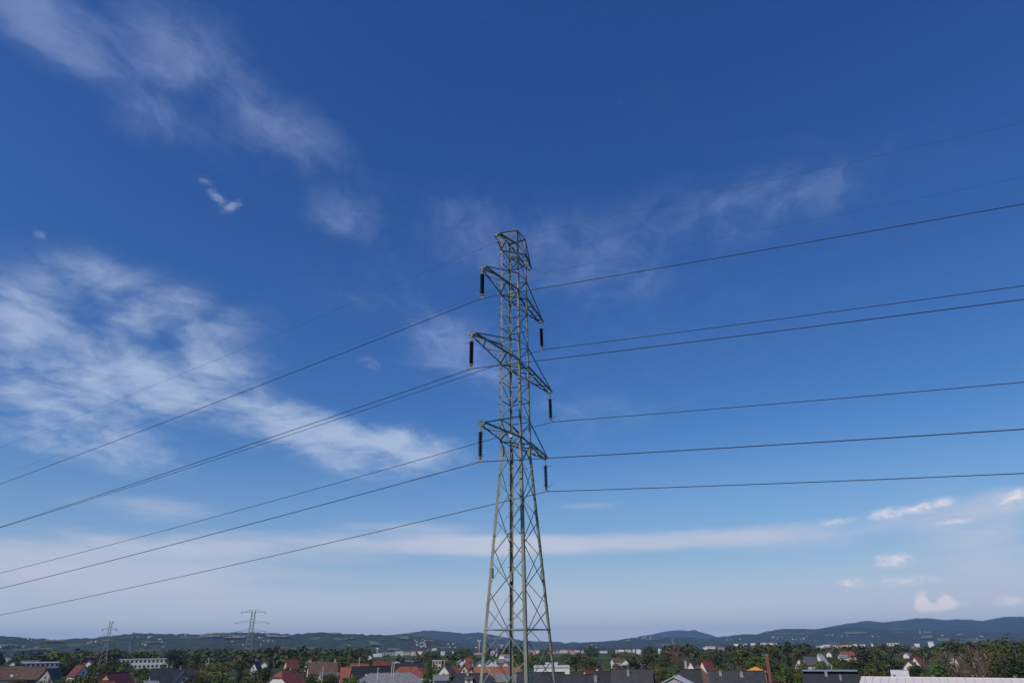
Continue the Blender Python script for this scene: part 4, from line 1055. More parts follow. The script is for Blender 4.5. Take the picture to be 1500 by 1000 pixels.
clusters = [  # u0, u1, v0, v1, count
    (0, 8, 950, 953, 2), (0, 60, 944, 948, 8), (22, 48, 936.5, 938.5, 5), (126, 164, 938.5, 941.8, 10), (186, 188, 930, 931, 2), (200, 226, 931.5, 935, 7), (206, 214, 943, 945, 4), (220, 238, 936, 940, 4), (236, 239, 946.5, 948, 1),
    (240, 300, 929.5, 932.5, 9), (340, 360, 937.5, 945, 3), (372, 410, 932.5, 935, 8), (386, 402, 937.8, 939.4, 6), (382, 384, 944, 946, 2), (255, 345, 928.6, 930.6, 6), (604, 624, 937, 948, 16), (610, 624, 945.6, 947.4, 8), (628, 634, 938, 939.5, 2), (654, 670, 942, 949, 5),
    (682, 704, 933.5, 937, 5), (1015, 1017, 935.5, 937.5, 1), (930, 955, 932.4, 935.5, 14), (970, 990, 947, 945, 4), (1128, 1148, 932.5, 935.5, 9), (1060, 1090, 934, 937, 6), (1160, 1184, 931, 937, 7), (1210, 1244, 928.5, 932.5, 12), (1256, 1300, 931, 936, 5),
    (1264, 1268, 921, 922, 2), (1330, 1350, 921.5, 927, 3), (1376, 1384, 928.6, 930.6, 5), (1334, 1342, 934, 937, 4), (1372, 1400, 936, 941, 6), (1428, 1440, 930, 936, 4), (1150, 1200, 936, 940, 5), (690, 745, 941, 950, 8), (860, 900, 944, 948, 4),
]
for (u0, u1, v0, v1, n) in clusters:
    for k in range(n):
        uu = rng.uniform(u0, u1)
        q = hit(uu, rng.uniform(min(v0, v1), max(v0, v1)))
        if q is None or math.hypot(q.x, q.y) < 2300 or rng.random() < 0.44: continue
        i = rng.choice((0, 0, 1, 2, 2, 3, 4))
        r_ = empty('hill_house', (q.x, q.y, q.z - 0.3), -math.atan2(q.x, q.y) + rng.uniform(-0.9, 0.9))
        s_ = rng.uniform(0.42, 0.8); r_.scale = (s_, s_, s_)
        for nm, me in zip(('wall', 'roof'), HM[i]): link(bpy.data.objects.new(nm, me), r_)
        lbt = ['white house, red roof', 'cream house, brown roof', 'white house, grey roof', 'cream house, slate roof', 'white house, orange-red roof'][i]
        tag(r_, f'tiny {lbt}, on the hillside {near_what(uu)}', 'house', 'houses dotted over the far hillsides')

# ------------------------------------------------------------------ towers, masts, poles
def spire_tower():
    d = 2500.0; q = ray(627.5, 936); pos = Vector((q.x * d, q.y * d, 0)); gz = ground(pos.x, pos.y)
    h = CAMZ + q.z * d - gz
    r = empty('church_tower', (pos.x, pos.y, gz), 0.3); tag(r, 'tall dark brown church tower rising above the far town roofs', 'church')
    MB().box((0, 0, h * 0.28), (10, 10, h * 0.56)).build('shaft', WM['pink'], r)
    m = MB(); m.prism([(-5.2, -5.2), (5.2, -5.2), (5.2, 5.2), (-5.2, 5.2)], h * 0.42, h * 0.86); m.build('belfry', M['spire'], r)
    m = MB(); m.add([(-5.6, -5.6, h * .865), (5.6, -5.6, h * .865), (5.6, 5.6, h * .865), (-5.6, 5.6, h * .865), (0, 0, h)], [(0, 1, 4), (1, 2, 4), (2, 3, 4), (3, 0, 4), (3, 2, 1, 0)]); m.build('spire', M['spire'], r)
    m = MB(); m.box((14, 4, 8), (24, 14, 16)); na_ = m.build('nave', WM['cream'], r)
    m = MB(); m.slab([(1.5, -3.8, 15.8), (26.5, -3.8, 15.8), (26.5, 4, 23), (1.5, 4, 23)], .4); m.slab([(26.5, 11.8, 15.8), (1.5, 11.8, 15.8), (1.5, 4, 23), (26.5, 4, 23)], .4); m.build('roof', RM['pale'], na_)
spire_tower()
def white_steeple():
    d = 1700.0; q = ray(727.5, 948); pos = Vector((q.x * d, q.y * d, 0)); gz = ground(pos.x, pos.y); h = CAMZ + q.z * d - gz
    r = empty('church_steeple', (pos.x, pos.y, gz), 0.2); tag(r, 'slim white church steeple with a pointed blue cap seen through the tower', 'church')
    MB().box((0, 0, h * 0.36), (4.4, 4.4, h * 0.72)).build('shaft', WM['white'], r)
    m = MB(); m.add([(-2.5, -2.5, h * .725), (2.5, -2.5, h * .725), (2.5, 2.5, h * .725), (-2.5, 2.5, h * .725), (0, 0, h)], [(0, 1, 4), (1, 2, 4), (2, 3, 4), (3, 0, 4), (3, 2, 1, 0)]); m.build('spire', RM['blue'], r)
white_steeple()
def floodlight(u, vtop, d, label):
    q = ray(u, vtop); pos = Vector((q.x * d, q.y * d, 0)); gz = ground(pos.x, pos.y); h = CAMZ + q.z * d - gz
    r = empty('floodlight_mast', (pos.x, pos.y, gz)); tag(r, label, 'mast', 'floodlight masts of the sports ground')
    MB().tube([(0, 0, 0), (0, 0, h - 1)], 0.45, 8, r1=0.25).build('pole', M['plate'], r)
    MB().box((0, 0, h - 0.6), (5.6, 0.4, 0.3)).build('head_frame', M['galv'], r)
    for k in range(4):
        for z_ in (0, -1.3): MB().box((-2.1 + 1.4 * k, -0.45, h - 0.5 + z_), (0.9, 0.5, 0.8)).build('lamp_head', M['plate'], r)
floodlight(702, 937, 1150, 'white floodlight mast seen just left of the tower leg'.replace('left of', 'beside'))
floodlight(735, 943.5, 1350, 'white floodlight mast seen between the tower legs')
floodlight(553, 948, 1300, 'white floodlight mast in front of the dark wooded slope')
def stack():
    pos, d, az_ = frame_at(1122.5, 957.5, 12.6)
    r = empty('brick_chimney', (pos.x, pos.y, 0)); tag(r, 'tall square red brick chimney stack beside the orange roof', 'chimney')
    MB().prism([(-.36, -.36), (.36, -.36), (.36, .36), (-.36, .36)], 0, 12.3).build('shaft', M['brick'], r)
    MB().box((0, 0, 12.4), (0.86, 0.86, 0.25)).build('cap', M['render_grey'], r)
stack()
def pole(u, vtop, d, kind, label, group=None):
    q = ray(u, vtop); pos = Vector((q.x * d, q.y * d, 0)); h = CAMZ + q.z * d
    r = empty('utility_pole' if kind == 'T' else ('street_lamp' if kind == 'lamp' else 'flag_pole'), (pos.x, pos.y, 0), -math.atan2(q.x, q.y)); tag(r, label, 'pole' if kind != 'lamp' else 'lamp', group)
    MB().tube([(0, 0, 0), (0, 0, h)], 0.12, 8, r1=0.08).build('pole', M['timber' if kind == 'T' else 'concrete'], r)
    if kind == 'T':
        MB().box((0, 0, h - 0.15), (2.3, 0.14, 0.14)).build('crossbar', M['timber'], r)
        for k in (-1, 0, 1): MB().tube([(k * 1.0, 0, h - 0.08), (k * 1.0, 0, h + 0.16)], 0.05, 6).build('insulator_pin', M['plate'], r)
    elif kind == 'lamp':
        MB().tube([(0, 0, h - .05), (0.5, 0, h + 0.15), (1.2, 0, h + 0.18)], 0.06, 6).build('arm', M['plate'], r)
        MB().box((1.3, 0, h + 0.16), (0.6, 0.25, 0.12)).build('lamp_head', M['plate'], r)
    BUILT.append((u - 1.5, u + 1.5, vtop, 1000, d))
pole(651, 966, 250, 'T', 'pale wooden utility pole with a crossbar beside the grey annex')
pole(574.5, 970, 205, 'lamp', 'white street lamp standing before the grey hall')
pole(577.5, 971, 214, 'lamp', 'white street lamp just behind the lamp before the grey hall')
pole(554, 977, 195, 'mast', 'weathered white pole before the black-roofed terrace')
pole(473.5, 976, 230, 'mast', 'white pole beside the grey sheet-roofed shed')
pole(527, 962, 300, 'mast', 'thin pale aerial mast rising above the orange-red roofs')
pole(1267, 989.5, 150, 'mast', 'short white pole at the gable peak of the cream-roofed hall')
pole(1217, 972, 250, 'mast', 'white pole behind the roof deck of the black-roofed house')

def far_pylon(u, vtop, d, arms_, spread, label, rz=0.3, wtop=1.4, wbase=7.5, horn=False, hmin=None):
    """lattice pylon with legs, zigzag bracing and level arms; arms_: list of (height fraction, half length m)"""
    q = ray(u, vtop); pos = Vector((q.x * d, q.y * d, 0)); gz = ground(pos.x, pos.y); h = CAMZ + q.z * d - gz
    r = empty('far_pylon', (pos.x, pos.y, gz), rz); tag(r, label, 'pylon', 'pylons beyond the town')
    def hw(t): return (wbase * (1 - t / 0.62) + wtop * (t / 0.62)) / 2 if t < 0.62 else wtop / 2
    th = 0.11 + 0.00007 * d
    def P(i, j, t): return Vector((i * hw(t), j * hw(t), t * h))
    for (i, j) in corners:
        MB().tube([P(i, j, 0), P(i, j, .62), P(i, j, 1)], th, 4, smooth=False).build('leg', M['steel_far'], r)
    lv = [0, .12, .23, .33, .42, .50, .56, .62, .68, .74, .80, .86, .92, .97]
    for (c0, c1) in (((-1, -1), (1, -1)), ((1, -1), (1, 1)), ((1, 1), (-1, 1)), ((-1, 1), (-1, -1))):
        m = MB()
        for a, b in zip(lv, lv[1:]):
            m.tube([P(*c0, a), P(*c1, b)], th * 0.55, 4, smooth=False); m.tube([P(*c1, a), P(*c0, b)], th * 0.55, 4, smooth=False)
        m.build('bracing', M['steel_far'], r)
    for (t, ln) in arms_:
        for s in (-1, 1):
            m = MB()
            tip = Vector((s * ln, 0, t * h))
            for j in (-1, 1):
                m.tube([P(s, j, t), tip], th * 0.7, 4, smooth=False); m.tube([P(s, j, min(1, t + 0.05)), tip], th * 0.7, 4, smooth=False)
            for f in (0.35, 0.65): m.tube([P(s, -1, t).lerp(tip, f), P(s, 1, t).lerp(tip, f)], th * .5, 4, smooth=False)
            ao = m.build('cross_arm', M['steel_far'], r)
            if horn and t < 0.96:
                MB().tube([tip, tip + Vector((s * -0.4, 1.8, -1.2))], 0.16, 6).build('insulator', M['rubber'], ao)
                MB().tube([tip, tip + Vector((s * -0.4, -1.8, -1.2))], 0.16, 6).build('insulator', M['rubber'], ao)
far_pylon(163.5, 909, 560, ((0.97, 1.6), (0.84, 4.4), (0.70, 5.8), (0.585, 4.6)), 1, 'lattice pylon with dark splayed insulators above the red roof', rz=0.5, horn=True, wbase=6.0)
far_pylon(196, 925, 800, ((0.94, 2.0), (0.80, 3.4), (0.66, 4.2)), 1, 'slender pale lattice pylon standing before the white terrace', rz=1.2, wtop=1.1, wbase=4.2)
far_pylon(372, 892.5, 760, ((0.955, 11.5), (0.76, 16.0), (0.60, 14.0)), 1, 'tall wide-armed lattice pylon standing on the skyline', rz=0.15, wtop=3.2, wbase=9.0, horn=True)
far_pylon(404, 938.5, 1200, ((0.93, 3.0), (0.8, 4.0), (0.66, 3.0)), 1, 'small pale lattice pylon beside the tall wide-armed pylon', rz=1.0, wtop=1.0, wbase=5.0)
far_pylon(383, 944, 1500, ((0.93, 3.0), (0.8, 4.0), (0.66, 3.0)), 1, 'tiny pale lattice pylon below the tall wide-armed pylon', rz=1.0, wtop=1.0, wbase=5.0)
far_pylon(1173, 934.5, 1250, ((0.94, 3.2), (0.82, 4.4), (0.70, 3.4)), 1, 'pale lattice pylon beyond the spruce before the blue hills', rz=0.8, wtop=1.2, wbase=6.0)
far_pylon(1160, 935, 2300, ((0.94, 3.2), (0.82, 4.4), (0.70, 3.4)), 1, 'faint small lattice pylon behind the pale one beyond the spruce', rz=0.8, wtop=1.2, wbase=6.0)
far_pylon(985, 934, 2300, ((0.94, 8.0), (0.80, 10.0)), 1, 'faint wide-armed pylon above a round dark tree', rz=0.3, wtop=2.0, wbase=7.0)

# ------------------------------------------------------------------ trees
def leaf_mat(name, dark, light, rnd=0.28, tr=0.12):
    m = mat(name, dark, 0.75, 0, light, 0.55, 3, spec=0.15, rnd=rnd)
    return m
LM = {
    'olive': leaf_mat('olive_leaves', (0.055, 0.066, 0.016), (0.125, 0.130, 0.036)),
    'green': leaf_mat('green_leaves', (0.046, 0.072, 0.015), (0.105, 0.140, 0.036)),
    'bright': leaf_mat('fresh_green_leaves', (0.045, 0.085, 0.016), (0.095, 0.150, 0.035), 0.15),
    'dark': leaf_mat('dark_leaves', (0.024, 0.034, 0.011), (0.056, 0.068, 0.022)),
    'conifer': leaf_mat('spruce_needles', (0.020, 0.033, 0.017), (0.050, 0.066, 0.032)),
    'rust': leaf_mat('reddish_brown_twigs', (0.085, 0.052, 0.028), (0.145, 0.092, 0.055), 0.2),
}
M['bark'] = mat('bark', (0.06, 0.045, 0.032), 0.95, 0, (0.10, 0.078, 0.058), 1.2, 5)
M['birch'] = mat('pale_bark', (0.20, 0.17, 0.14), 0.9, 0, (0.30, 0.27, 0.23), 2.0, 5)
def leaf_quads(m, c, r, n, size, rg, flat=1.0, up=0.35):
    """leaf-cluster faces scattered through a ball, denser towards its skin"""
    for _ in range(n):
        while True:
            d = Vector((rg.uniform(-1, 1), rg.uniform(-1, 1), rg.uniform(-1, 1)))
            if 0.05 < d.length < 1: break
        rad = r * (0.55 + 0.45 * rg.random() ** 0.6)
        d.normalize()
        p = Vector(c) + Vector((d.x * rad, d.y * rad, d.z * rad * flat))
        nrm_ = (d * 0.8 + Vector((rg.uniform(-1, 1), rg.uniform(-1, 1), rg.uniform(-0.6, 1) + up))).normalized()
        a = nrm_.cross(Vector((0.3, 0.5, 0.8))).normalized(); b = nrm_.cross(a)
        t = rg.uniform(0, 6.28); a, b = a * math.cos(t) + b * math.sin(t), b * math.cos(t) - a * math.sin(t)
        s = size * rg.uniform(0.55, 1.25)
        m.add([p - a * s, p - b * s * 0.6, p + a * s, p + b * s * 0.6], [(0, 1, 2, 3)])
def trunk_mesh(h, r, limbs, rg, spread):
    m = MB()
    m.tube([(0, 0, -0.3), (rg.uniform(-.1, .1), rg.uniform(-.1, .1), h * 0.3), (rg.uniform(-.2, .2), rg.uniform(-.2, .2), h * 0.62), (0, 0, h * 0.92)], r, 7, r1=r * 0.2)
    for k in range(limbs):
        a = k * 2.4 + rg.uniform(-.4, .4); z0 = h * rg.uniform(0.22, 0.6); ln = spread * rg.uniform(0.45, 0.85)
        e = Vector((math.cos(a) * ln, math.sin(a) * ln, z0 + ln * rg.uniform(0.5, 1.1)))
        m.tube([(0, 0, z0), e * 0.5 + Vector((0, 0, z0 * 0.5 - 0.1)), e], r * 0.42, 5, r1=r * 0.08)
    return m
TREES = {}
def broad(name, seed, lumps, wid, hgt, size, per, base=0.22):
    rg = random.Random(seed); m = MB()
    for k in range(lumps):
        while True:
            p = Vector((rg.uniform(-1, 1), rg.uniform(-1, 1), rg.uniform(-1, 1)))
            if p.length < 1: break
        zc = 10 * (base + (1 - base) * (0.5 + 0.36 * p.z))
        shr = 1.0 - 0.45 * max(0, p.z)
        r = rg.uniform(0.85, 1.75) * wid
        leaf_quads(m, (p.x * 3.1 * wid * shr, p.y * 3.1 * wid * shr, zc), r, per, size, rg, 0.85)
    t = trunk_mesh(10, 0.26, 7, rg, 3.2 * wid)
    return t.mesh(name + '_trunk', M['bark']), m
def conifer(seed, tiers=20):
    rg = random.Random(seed); m = MB()
    for k in range(tiers):
        f = k / (tiers - 1); z = 0.9 + 9.0 * f; rad = 2.55 * (1 - f) ** 0.85 + 0.10
        nb = int(12 - 6 * f)
        for b in range(nb):
            a = b * 6.283 / nb + k * 0.7 + rg.uniform(-.25, .25); ln = rad * rg.uniform(0.72, 1.12)
            for s in range(6):
                q = (s + 0.6) / 6.0 * ln
                p = Vector((math.cos(a) * q, math.sin(a) * q, z - q * 0.30 + rg.uniform(-.12, .12)))
                sz = 0.36 * (1.15 - 0.5 * q / (ln + .01)) * (1.1 - 0.5 * f)
                d = Vector((math.cos(a), math.sin(a), -0.35)); sd_ = Vector((-math.sin(a), math.cos(a), rg.uniform(-.3, .3)))
                m.add([p - d * sz, p - sd_ * sz * .8, p + d * sz * 1.2, p + sd_ * sz * .8], [(0, 1, 2, 3)])
    t = MB(); t.tube([(0, 0, -.3), (0, 0, 9.9)], 0.2, 7, r1=0.03)
    return t.mesh('conifer_trunk', M['bark']), m
def twiggy(seed):
    """spring tree: many fine upright twigs with a sparse reddish haze of buds"""
    rg = random.Random(seed); m = MB()
    for k in range(11):
        p = Vector((rg.gauss(0, 1.2), rg.gauss(0, 1.2), rg.uniform(4.2, 8.6)))
        leaf_quads(m, p, rg.uniform(1.0, 1.7), 75, 0.17, rg, 1.2)
    t = trunk_mesh(10, 0.20, 12, rg, 3.4)
    for k in range(46):
        a = rg.uniform(0, 6.28); z0 = rg.uniform(3, 7); ln = rg.uniform(1.2, 2.6); q = rg.uniform(0.4, 2.2)
        p0 = Vector((math.cos(a) * q * .5, math.sin(a) * q * .5, z0)); t.tube([p0, p0 + Vector((math.cos(a) * ln * .6, math.sin(a) * ln * .6, ln))], 0.045, 4, r1=0.012)
    return t.mesh('twig_trunk', M['birch']), m
def willow(seed):
    rg = random.Random(seed); m = MB()
    for k in range(16):
        z = rg.uniform(3.0, 8.9); w = 2.3 * (1 - abs(z - 5.2) / 6.5)
        p = Vector((rg.uniform(-1, 1) * w, rg.uniform(-1, 1) * w, z))
        leaf_quads(m, p, rg.uniform(0.8, 1.3), 85, 0.22, rg, 1.7, 0.1)
    t = trunk_mesh(10, 0.24, 9, rg, 2.4)
    return t.mesh('willow_trunk', M['bark']), m
protos = {'b1': broad('b1', 1, 17, 1.0, 10, 0.34, 75), 'b2': broad('b2', 2, 22, 0.85, 10, 0.30, 62), 'b3': broad('b3', 3, 13, 1.15, 10, 0.36, 95, 0.12), 'b4': broad('b4', 4, 26, 0.75, 10, 0.28, 55, 0.16),
          'con': conifer(5), 'con2': conifer(6, 16), 'tw': twiggy(7), 'tw2': twiggy(8), 'wi': willow(9), 'wi2': willow(10)}
CROWN = {}
for k, (tm, m) in protos.items():
    for lk in LM:
        if (k[:3] == 'con') != (lk == 'conifer'): continue
        if (k[:2] == 'tw') != (lk == 'rust') and not (k[:2] == 'tw' and lk == 'olive'): continue
        CROWN[(k, lk)] = m.mesh(f'{k}_{lk}_crown', LM[lk])
desc = {'olive': 'olive green', 'green': 'mid green', 'bright': 'fresh bright green', 'dark': 'very dark green', 'conifer': 'dark green', 'rust': 'reddish brown budding'}
shape = {'b': 'broadleaf tree', 'c': 'spruce', 't': 'fine-twigged tree', 'w': 'tall narrow willow'}
NTREE = 0
SPOTS = []
def tree(pos, h, w, k, lk, label, group, rz=None):
    global NTREE
    r = empty('spruce_tree' if k[0] == 'c' else ('willow_tree' if k[0] == 'w' else ('budding_tree' if k[0] == 't' else 'broadleaf_tree')), (pos[0], pos[1], ground(pos[0], pos[1])), rng.uniform(0, 6.28) if rz is None else rz)
    unit = 5.2 if k[0] in 'cw' else 8.0
    r.scale = (w / unit, w / unit, h / 10.0)
    link(bpy.data.objects.new('trunk', protos[k][0]), r)
    link(bpy.data.objects.new('crown', CROWN[(k, lk)]), r)
    tag(r, label, 'tree', group)
    NTREE += 1
# trees one can pick out: (u, v of the top, width in pixels, distance, mesh, leaves, what it stands by)
PICK = [
    (70, 975, 16, 405, 'b1', 'dark', 'beside the slate-green roof'), (94, 971, 22, 440, 'b2', 'dark', 'behind the slate-green roof'), (105, 966, 17, 460, 'b3', 'dark', 'just before the white gabled house with dark red roof'),
    (132, 978, 26, 300, 'b4', 'olive', 'before the foot of the splayed-insulator pylon'), (151, 971, 30, 430, 'b1', 'olive', 'behind the splayed-insulator pylon'), (168, 964.5, 38, 540, 'b2', 'olive', 'above the dark red sheet roof'), (184, 966, 26, 500, 'b3', 'green', 'next to the end of the white terrace'),
    (206, 975, 24, 400, 'b2', 'green', 'below the white terrace'), (216, 982, 30, 345, 'b4', 'bright', 'below the white terrace windows'), (264, 945, 28, 640, 'wi', 'dark', 'rising high behind the white terrace end'), (253, 951, 18, 650, 'wi2', 'dark', 'flanking the highest tree by the white terrace'), (286, 956, 22, 620, 'b3', 'dark', 'behind the charcoal-roofed house'),
    (312, 970, 38, 350, 'b1', 'olive', 'beside the large charcoal-roofed house'), (331, 965, 32, 430, 'b2', 'olive', 'behind the roadside olive trees'), (302, 986, 30, 240, 'b4', 'dark', 'by the charcoal annex'), (322, 980, 40, 255, 'b3', 'green', 'by the blank white annex gable'),
    (344, 961, 24, 480, 'tw', 'rust', 'behind the black-roofed white gable'), (357, 955, 15, 520, 'con', 'conifer', 'behind the white gable with black roof'), (370, 953, 14, 500, 'con2', 'conifer', 'highest behind the white gable with black roof'), (355, 971, 36, 300, 'con', 'conifer', 'before the white gable with black roof'),
    (396, 966, 30, 350, 'con2', 'conifer', 'between the white gable and the red clipped-gable house'), (386, 976, 24, 285, 'b1', 'dark', 'by the red clipped-gable house'), (364, 985, 50, 225, 'b2', 'olive', 'before the spruces'), (336, 990, 42, 205, 'b4', 'green', 'before the roadside olive trees'),
    (441, 966, 30, 520, 'b1', 'bright', 'behind the red clipped-gable house'), (456, 984, 22, 240, 'b2', 'green', 'beside the red clipped-gable house'), (499, 957, 32, 450, 'b2', 'olive', 'between the brown roof with two chimneys and the orange-red roof'), (514, 961, 26, 465, 'wi2', 'olive', 'behind the orange-red roofs'), (541, 965, 26, 640, 'b3', 'olive', 'behind the black-roofed terrace'),
    (489, 987, 34, 235, 'b1', 'dark', 'before the grey shed'), (512, 991, 28, 215, 'b3', 'green', 'before the orange-red roof'), (533, 991, 18, 215, 'b4', 'dark', 'before the grey hall end'), (466, 992, 26, 215, 'b2', 'green', 'before the brown-roofed house'),
    (633, 969, 32, 275, 'b1', 'bright', 'between the grey hall and the grey annex'), (648, 977, 18, 290, 'b2', 'bright', 'beside the wooden utility pole'), (626, 983, 22, 240, 'b4', 'green', 'at the hipped end of the grey hall'),
    (843, 957, 42, 470, 'b1', 'olive', 'behind the white factory'), (862, 961, 30, 450, 'b2', 'dark', 'behind the white gable by the charcoal roofs'), (905, 970, 30, 400, 'tw', 'rust', 'behind the tall charcoal-roofed house'), (925, 966, 36, 420, 'b3', 'dark', 'above the tall charcoal-roofed house'), (948, 955, 40, 440, 'b2', 'olive', 'beyond the tall charcoal-roofed house'),
    (973, 954, 34, 410, 'b4', 'olive', 'before the round dark tree'), (985, 944, 26, 900, 'b3', 'dark', 'round, below the faint wide-armed pylon'), (995, 957, 30, 385, 'con', 'conifer', 'near the pale sheet-roofed hall'), (966, 974, 44, 290, 'b1', 'olive', 'before the olive trees by the pale hall'), (985, 979, 40, 262, 'b2', 'green', 'above the pale sheet-roofed hall'),
    (1030, 953, 34, 470, 'b2', 'olive', 'behind the brown hipped roof'), (1050, 957, 30, 380, 'b1', 'dark', 'behind the long dark charcoal roof'), (1073, 950, 38, 480, 'b4', 'olive', 'beside the orange pyramid roof'), (1092, 949, 48, 420, 'b3', 'olive', 'above the orange pyramid roof'), (1108, 958, 42, 370, 'b1', 'bright', 'behind the orange pyramid roof'),
    (1058, 967, 34, 320, 'b2', 'green', 'close behind the long dark charcoal roof'), (1046, 975, 22, 300, 'tw2', 'olive', 'by the chimney of the long dark charcoal roof'), (1151, 942, 32, 330, 'con', 'conifer', 'tallest, beside the brick chimney stack'), (1131, 960, 24, 430, 'b2', 'olive', 'behind the brick chimney stack'), (1148, 976, 42, 270, 'b1', 'green', 'below the tallest spruce'), (1138, 985, 34, 235, 'b4', 'olive', 'between the long dark roof and the black roof'),
    (1165, 983, 20, 250, 'b2', 'green', 'at the end of the black roof with deck'), (1226, 962, 40, 520, 'b2', 'olive', 'behind the black roof with deck'), (1269, 949.5, 52, 320, 'b1', 'dark', 'large, above the cream-roofed hall'), (1246, 964, 36, 315, 'b3', 'dark', 'beside the black roof with deck'), (1299, 957, 42, 330, 'b2', 'dark', 'flanking the large dark tree'), (1318, 970, 32, 380, 'b4', 'bright', 'beside the large dark tree'),
    (1276, 975, 60, 255, 'b4', 'dark', 'close behind the cream-roofed hall'), (1352, 958, 44, 440, 'tw', 'rust', 'behind the red-roofed white gable'), (1377, 968, 44, 210, 'b3', 'bright', 'close behind the cream hall roof'), (1355, 980, 30, 200, 'b1', 'olive', 'by the fresh green bush behind the cream hall'), (1397, 938, 28, 560, 'b3', 'dark', 'dense, behind the reddish trees'), (1383, 950, 40, 480, 'tw2', 'rust', 'before the dense dark tree'),
    (1416, 940, 50, 300, 'tw', 'rust', 'tallest of the reddish trees'), (1440, 950, 48, 280, 'tw2', 'rust', 'beside the willows'), (1424, 964, 52, 240, 'tw', 'rust', 'before the cream house among bare trees'), (1400, 968, 40, 260, 'tw2', 'rust', 'beside the fresh green bush'), (1454, 931, 36, 260, 'wi', 'olive', 'at the end of the willow row'), (1474, 929.5, 34, 250, 'wi2', 'olive', 'second in the willow row'), (1495, 927, 38, 240, 'wi', 'dark', 'third in the willow row'),
    (1484, 944, 52, 225, 'wi2', 'dark', 'before the willow row'), (1462, 955, 40, 235, 'wi', 'dark', 'below the willow row'), (1520, 930, 44, 230, 'wi2', 'olive', 'last in the willow row'), (1187, 974, 34, 420, 'b2', 'olive', 'before the slate-roofed house'),
    (28, 968, 13, 520, 'b1', 'dark', 'behind the brown roofs'), (8, 970, 16, 560, 'b2', 'green', 'behind the long brown roof'), (48, 967, 22, 640, 'b3', 'olive', 'by the low grey shed'), (700, 962, 30, 800, 'b2', 'olive', 'beyond the blue-grey roofed gable'), (118, 983, 24, 300, 'b2', 'olive', 'below the white gabled house with dark red roof'), (92, 990, 30, 255, 'b1', 'green', 'before the slate-green roof'), (20, 995, 34, 240, 'b4', 'dark', 'before the long brown roof'), (60, 993, 20, 250, 'b3', 'olive', 'at the corner of the plain brown roof'),
]
for (u, v, wp, d) in SCREEN:
    for k_ in range(2):
        PICK.append((u + rng.uniform(-0.6, 0.6) * wp + (k_ - .5) * wp, v + rng.uniform(0, 2), wp * rng.uniform(1.4, 2.2) + 5, d * rng.uniform(0.88, 0.95), rng.choice(('b1', 'b2', 'b4')), rng.choice(('olive', 'green', 'dark')), 'before a small house ' + near_what(u)))
used = set()
for (u, v, wp, d, k, lk, wh) in PICK:
    q = ray(u, v); x, y = q.x * d, q.y * d
    h = CAMZ + q.z * d - ground(x, y)
    w = wp * d / 1093.0
    lb = f'{desc[lk]} {shape[k[0]]} {wh}'
    SPOTS.append((x, y, w * 0.4))
    tree((x, y), h, w, k, lk, lb, 'trees screening small houses' if 'small house' in wh else None)
# fill between the houses: rows thin out with distance, and never hide a nearer-built roof
def clear_of(u, vt, wpx, d, x, y, w):
    for (a, b, t, lo, bd) in BUILT:
        if bd > d and u + wpx / 2 > a + 1 and u - wpx / 2 < b - 1 and vt < lo - 0.5 and bd - d < 2600:
            return False
    for (fx, fy, fr) in FOOT:
        if math.hypot(x - fx, y - fy) < fr + w * 0.3: return False
    for (sx, sy, sr) in SPOTS:
        if math.hypot(x - sx, y - sy) < sr + w * 0.28: return False
    return True
fills = []
rg = random.Random(77)
tries = 0
while len(fills) < 225 and tries < 16000:
    tries += 1
    d = 185 + 800 * rg.random() ** 1.5
    u = rg.uniform(-30, 1530)
    q = ray(u, 960); x, y = q.x * d, q.y * d
    h = rg.uniform(6.5, 14.5) if d > 300 else rg.uniform(5.0, 9.5)
    w = h * rg.uniform(0.75, 1.2)
    top = pix((x, y, ground(x, y) + h)); wpx = w * 1093 / d
    vlim = 947 + (750 - u) * 0.012 + (6 if u < 1100 else 0)
    if top[1] < vlim: continue
    if not clear_of(u, top[1], wpx, d, x, y, w): continue
    SPOTS.append((x, y, w * 0.4))
    fills.append((d, x, y, h, w))
for (d, x, y, h, w) in fills:
    k = rg.choice(('b1', 'b2', 'b3', 'b4', 'b1', 'b2', 'b3', 'con', 'wi2', 'tw') if x < 60 else ('b1', 'b2', 'b3', 'b4', 'tw', 'wi2')); lk = {'c': 'conifer', 't': 'rust', 'w': 'olive'}.get(k[0]) or rg.choice(('olive', 'green', 'dark', 'olive'))
    zone = ('in near gardens ' if d < 330 else ('in middle gardens ' if d < 600 else 'in outer gardens ')) + near_what(pix((x, y, 8))[0])
    tree((x, y), h, w, k, lk, f'{desc[lk]} {shape[k[0]]} {zone}', 'trees between the houses')
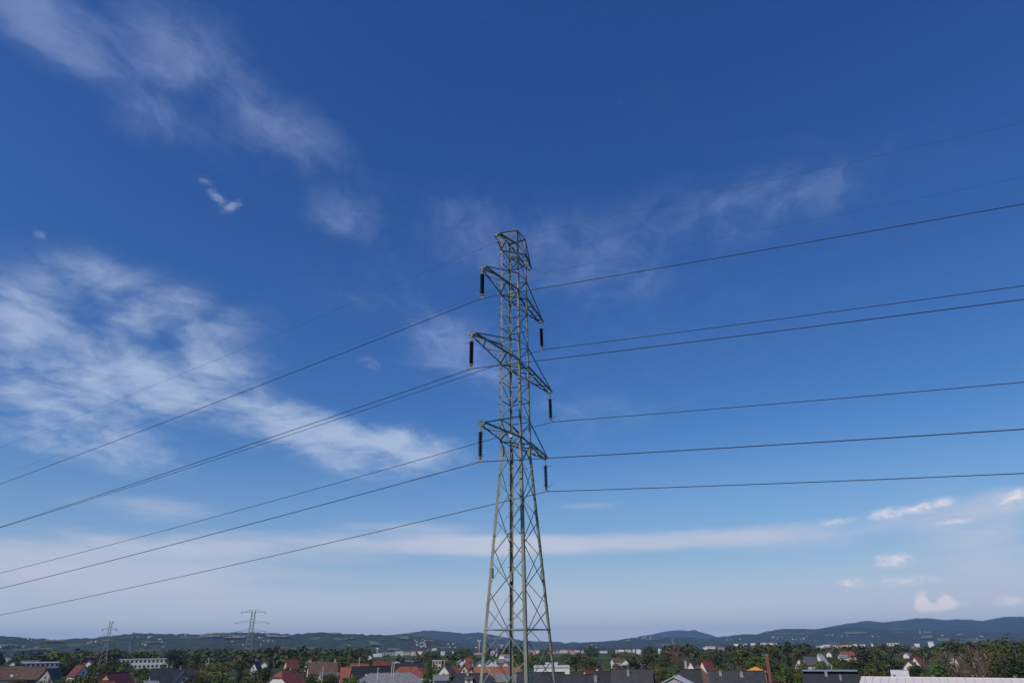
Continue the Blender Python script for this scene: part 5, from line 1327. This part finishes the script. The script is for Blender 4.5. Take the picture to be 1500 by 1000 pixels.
# the farther tree belts read as one mass
m = MB(); rg = random.Random(5); n = 0; tries = 0
while n < 4200 and tries < 40000:
    tries += 1
    d = 620 + 2500 * rg.random() ** 1.15
    u = rg.uniform(-60, 1560)
    q = ray(u, 960); x, y = q.x * d, q.y * d; gz = ground(x, y)
    if d > 1100 and mn.noise(Vector((x * 0.006, y * 0.004, 2.2))) < -0.16: continue
    h = rg.uniform(7, 14) if d < 1500 else rg.uniform(8, 21)
    w = h * rg.uniform(0.9, 1.7)
    top = pix((x, y, gz + h)); wpx = w * 1093 / d
    if any(bd > d and u + wpx / 2 > a and u - wpx / 2 < b and top[1] < lo for (a, b, t, lo, bd) in BUILT): continue
    if any(math.hypot(x - fx, y - fy) < fr + w * 0.3 for (fx, fy, fr) in FOOT): continue
    mi = rg.choice((0, 0, 0, 1, 1, 1, 2, 2, 2, 2, 2, 2, 0, 3))
    for kk in range(3):
        c = (x + rg.uniform(-.25, .25) * w, y + rg.uniform(-.25, .25) * w, gz + h * (0.36 + 0.2 * kk))
        n0 = len(m.f)
        leaf_quads(m, c, w * (0.46 - 0.08 * kk), 20, w * 0.12, rg, 0.9)
        for i in range(n0, len(m.f)): m.m[i] = mi
    n += 1
o = m.build('tree_belt', [LM['olive'], LM['green'], LM['dark'], LM['rust']])
tag(o, kind='stuff')
# hedges and scrub at the feet of the houses
m = MB(); rg = random.Random(6); n = 0; tries = 0
while n < 1500 and tries < 20000:
    tries += 1
    d = 200 + 650 * rg.random(); u = rg.uniform(-60, 1560)
    q = ray(u, 960); x, y = q.x * d, q.y * d; h = rg.uniform(1.5, 4.0); w = h * rg.uniform(1.0, 2.0)
    top = pix((x, y, h)); wpx = w * 1093 / d
    if top[1] > 1012: continue
    if any(bd > d and u + wpx / 2 > a and u - wpx / 2 < b and top[1] < lo - 3 for (a, b, t, lo, bd) in BUILT): continue
    if any(math.hypot(x - fx, y - fy) < fr + w * 0.2 for (fx, fy, fr) in FOOT): continue
    mi = rg.choice((0, 1, 2, 3)); n0 = len(m.f)
    leaf_quads(m, (x, y, ground(x, y) + h * 0.45), w * 0.55, 34, 0.42, rg, h / w)
    for i in range(n0, len(m.f)): m.m[i] = mi
    n += 1
o = m.build('shrubs', [LM['olive'], LM['green'], LM['dark'], LM['bright']])
tag(o, kind='stuff')
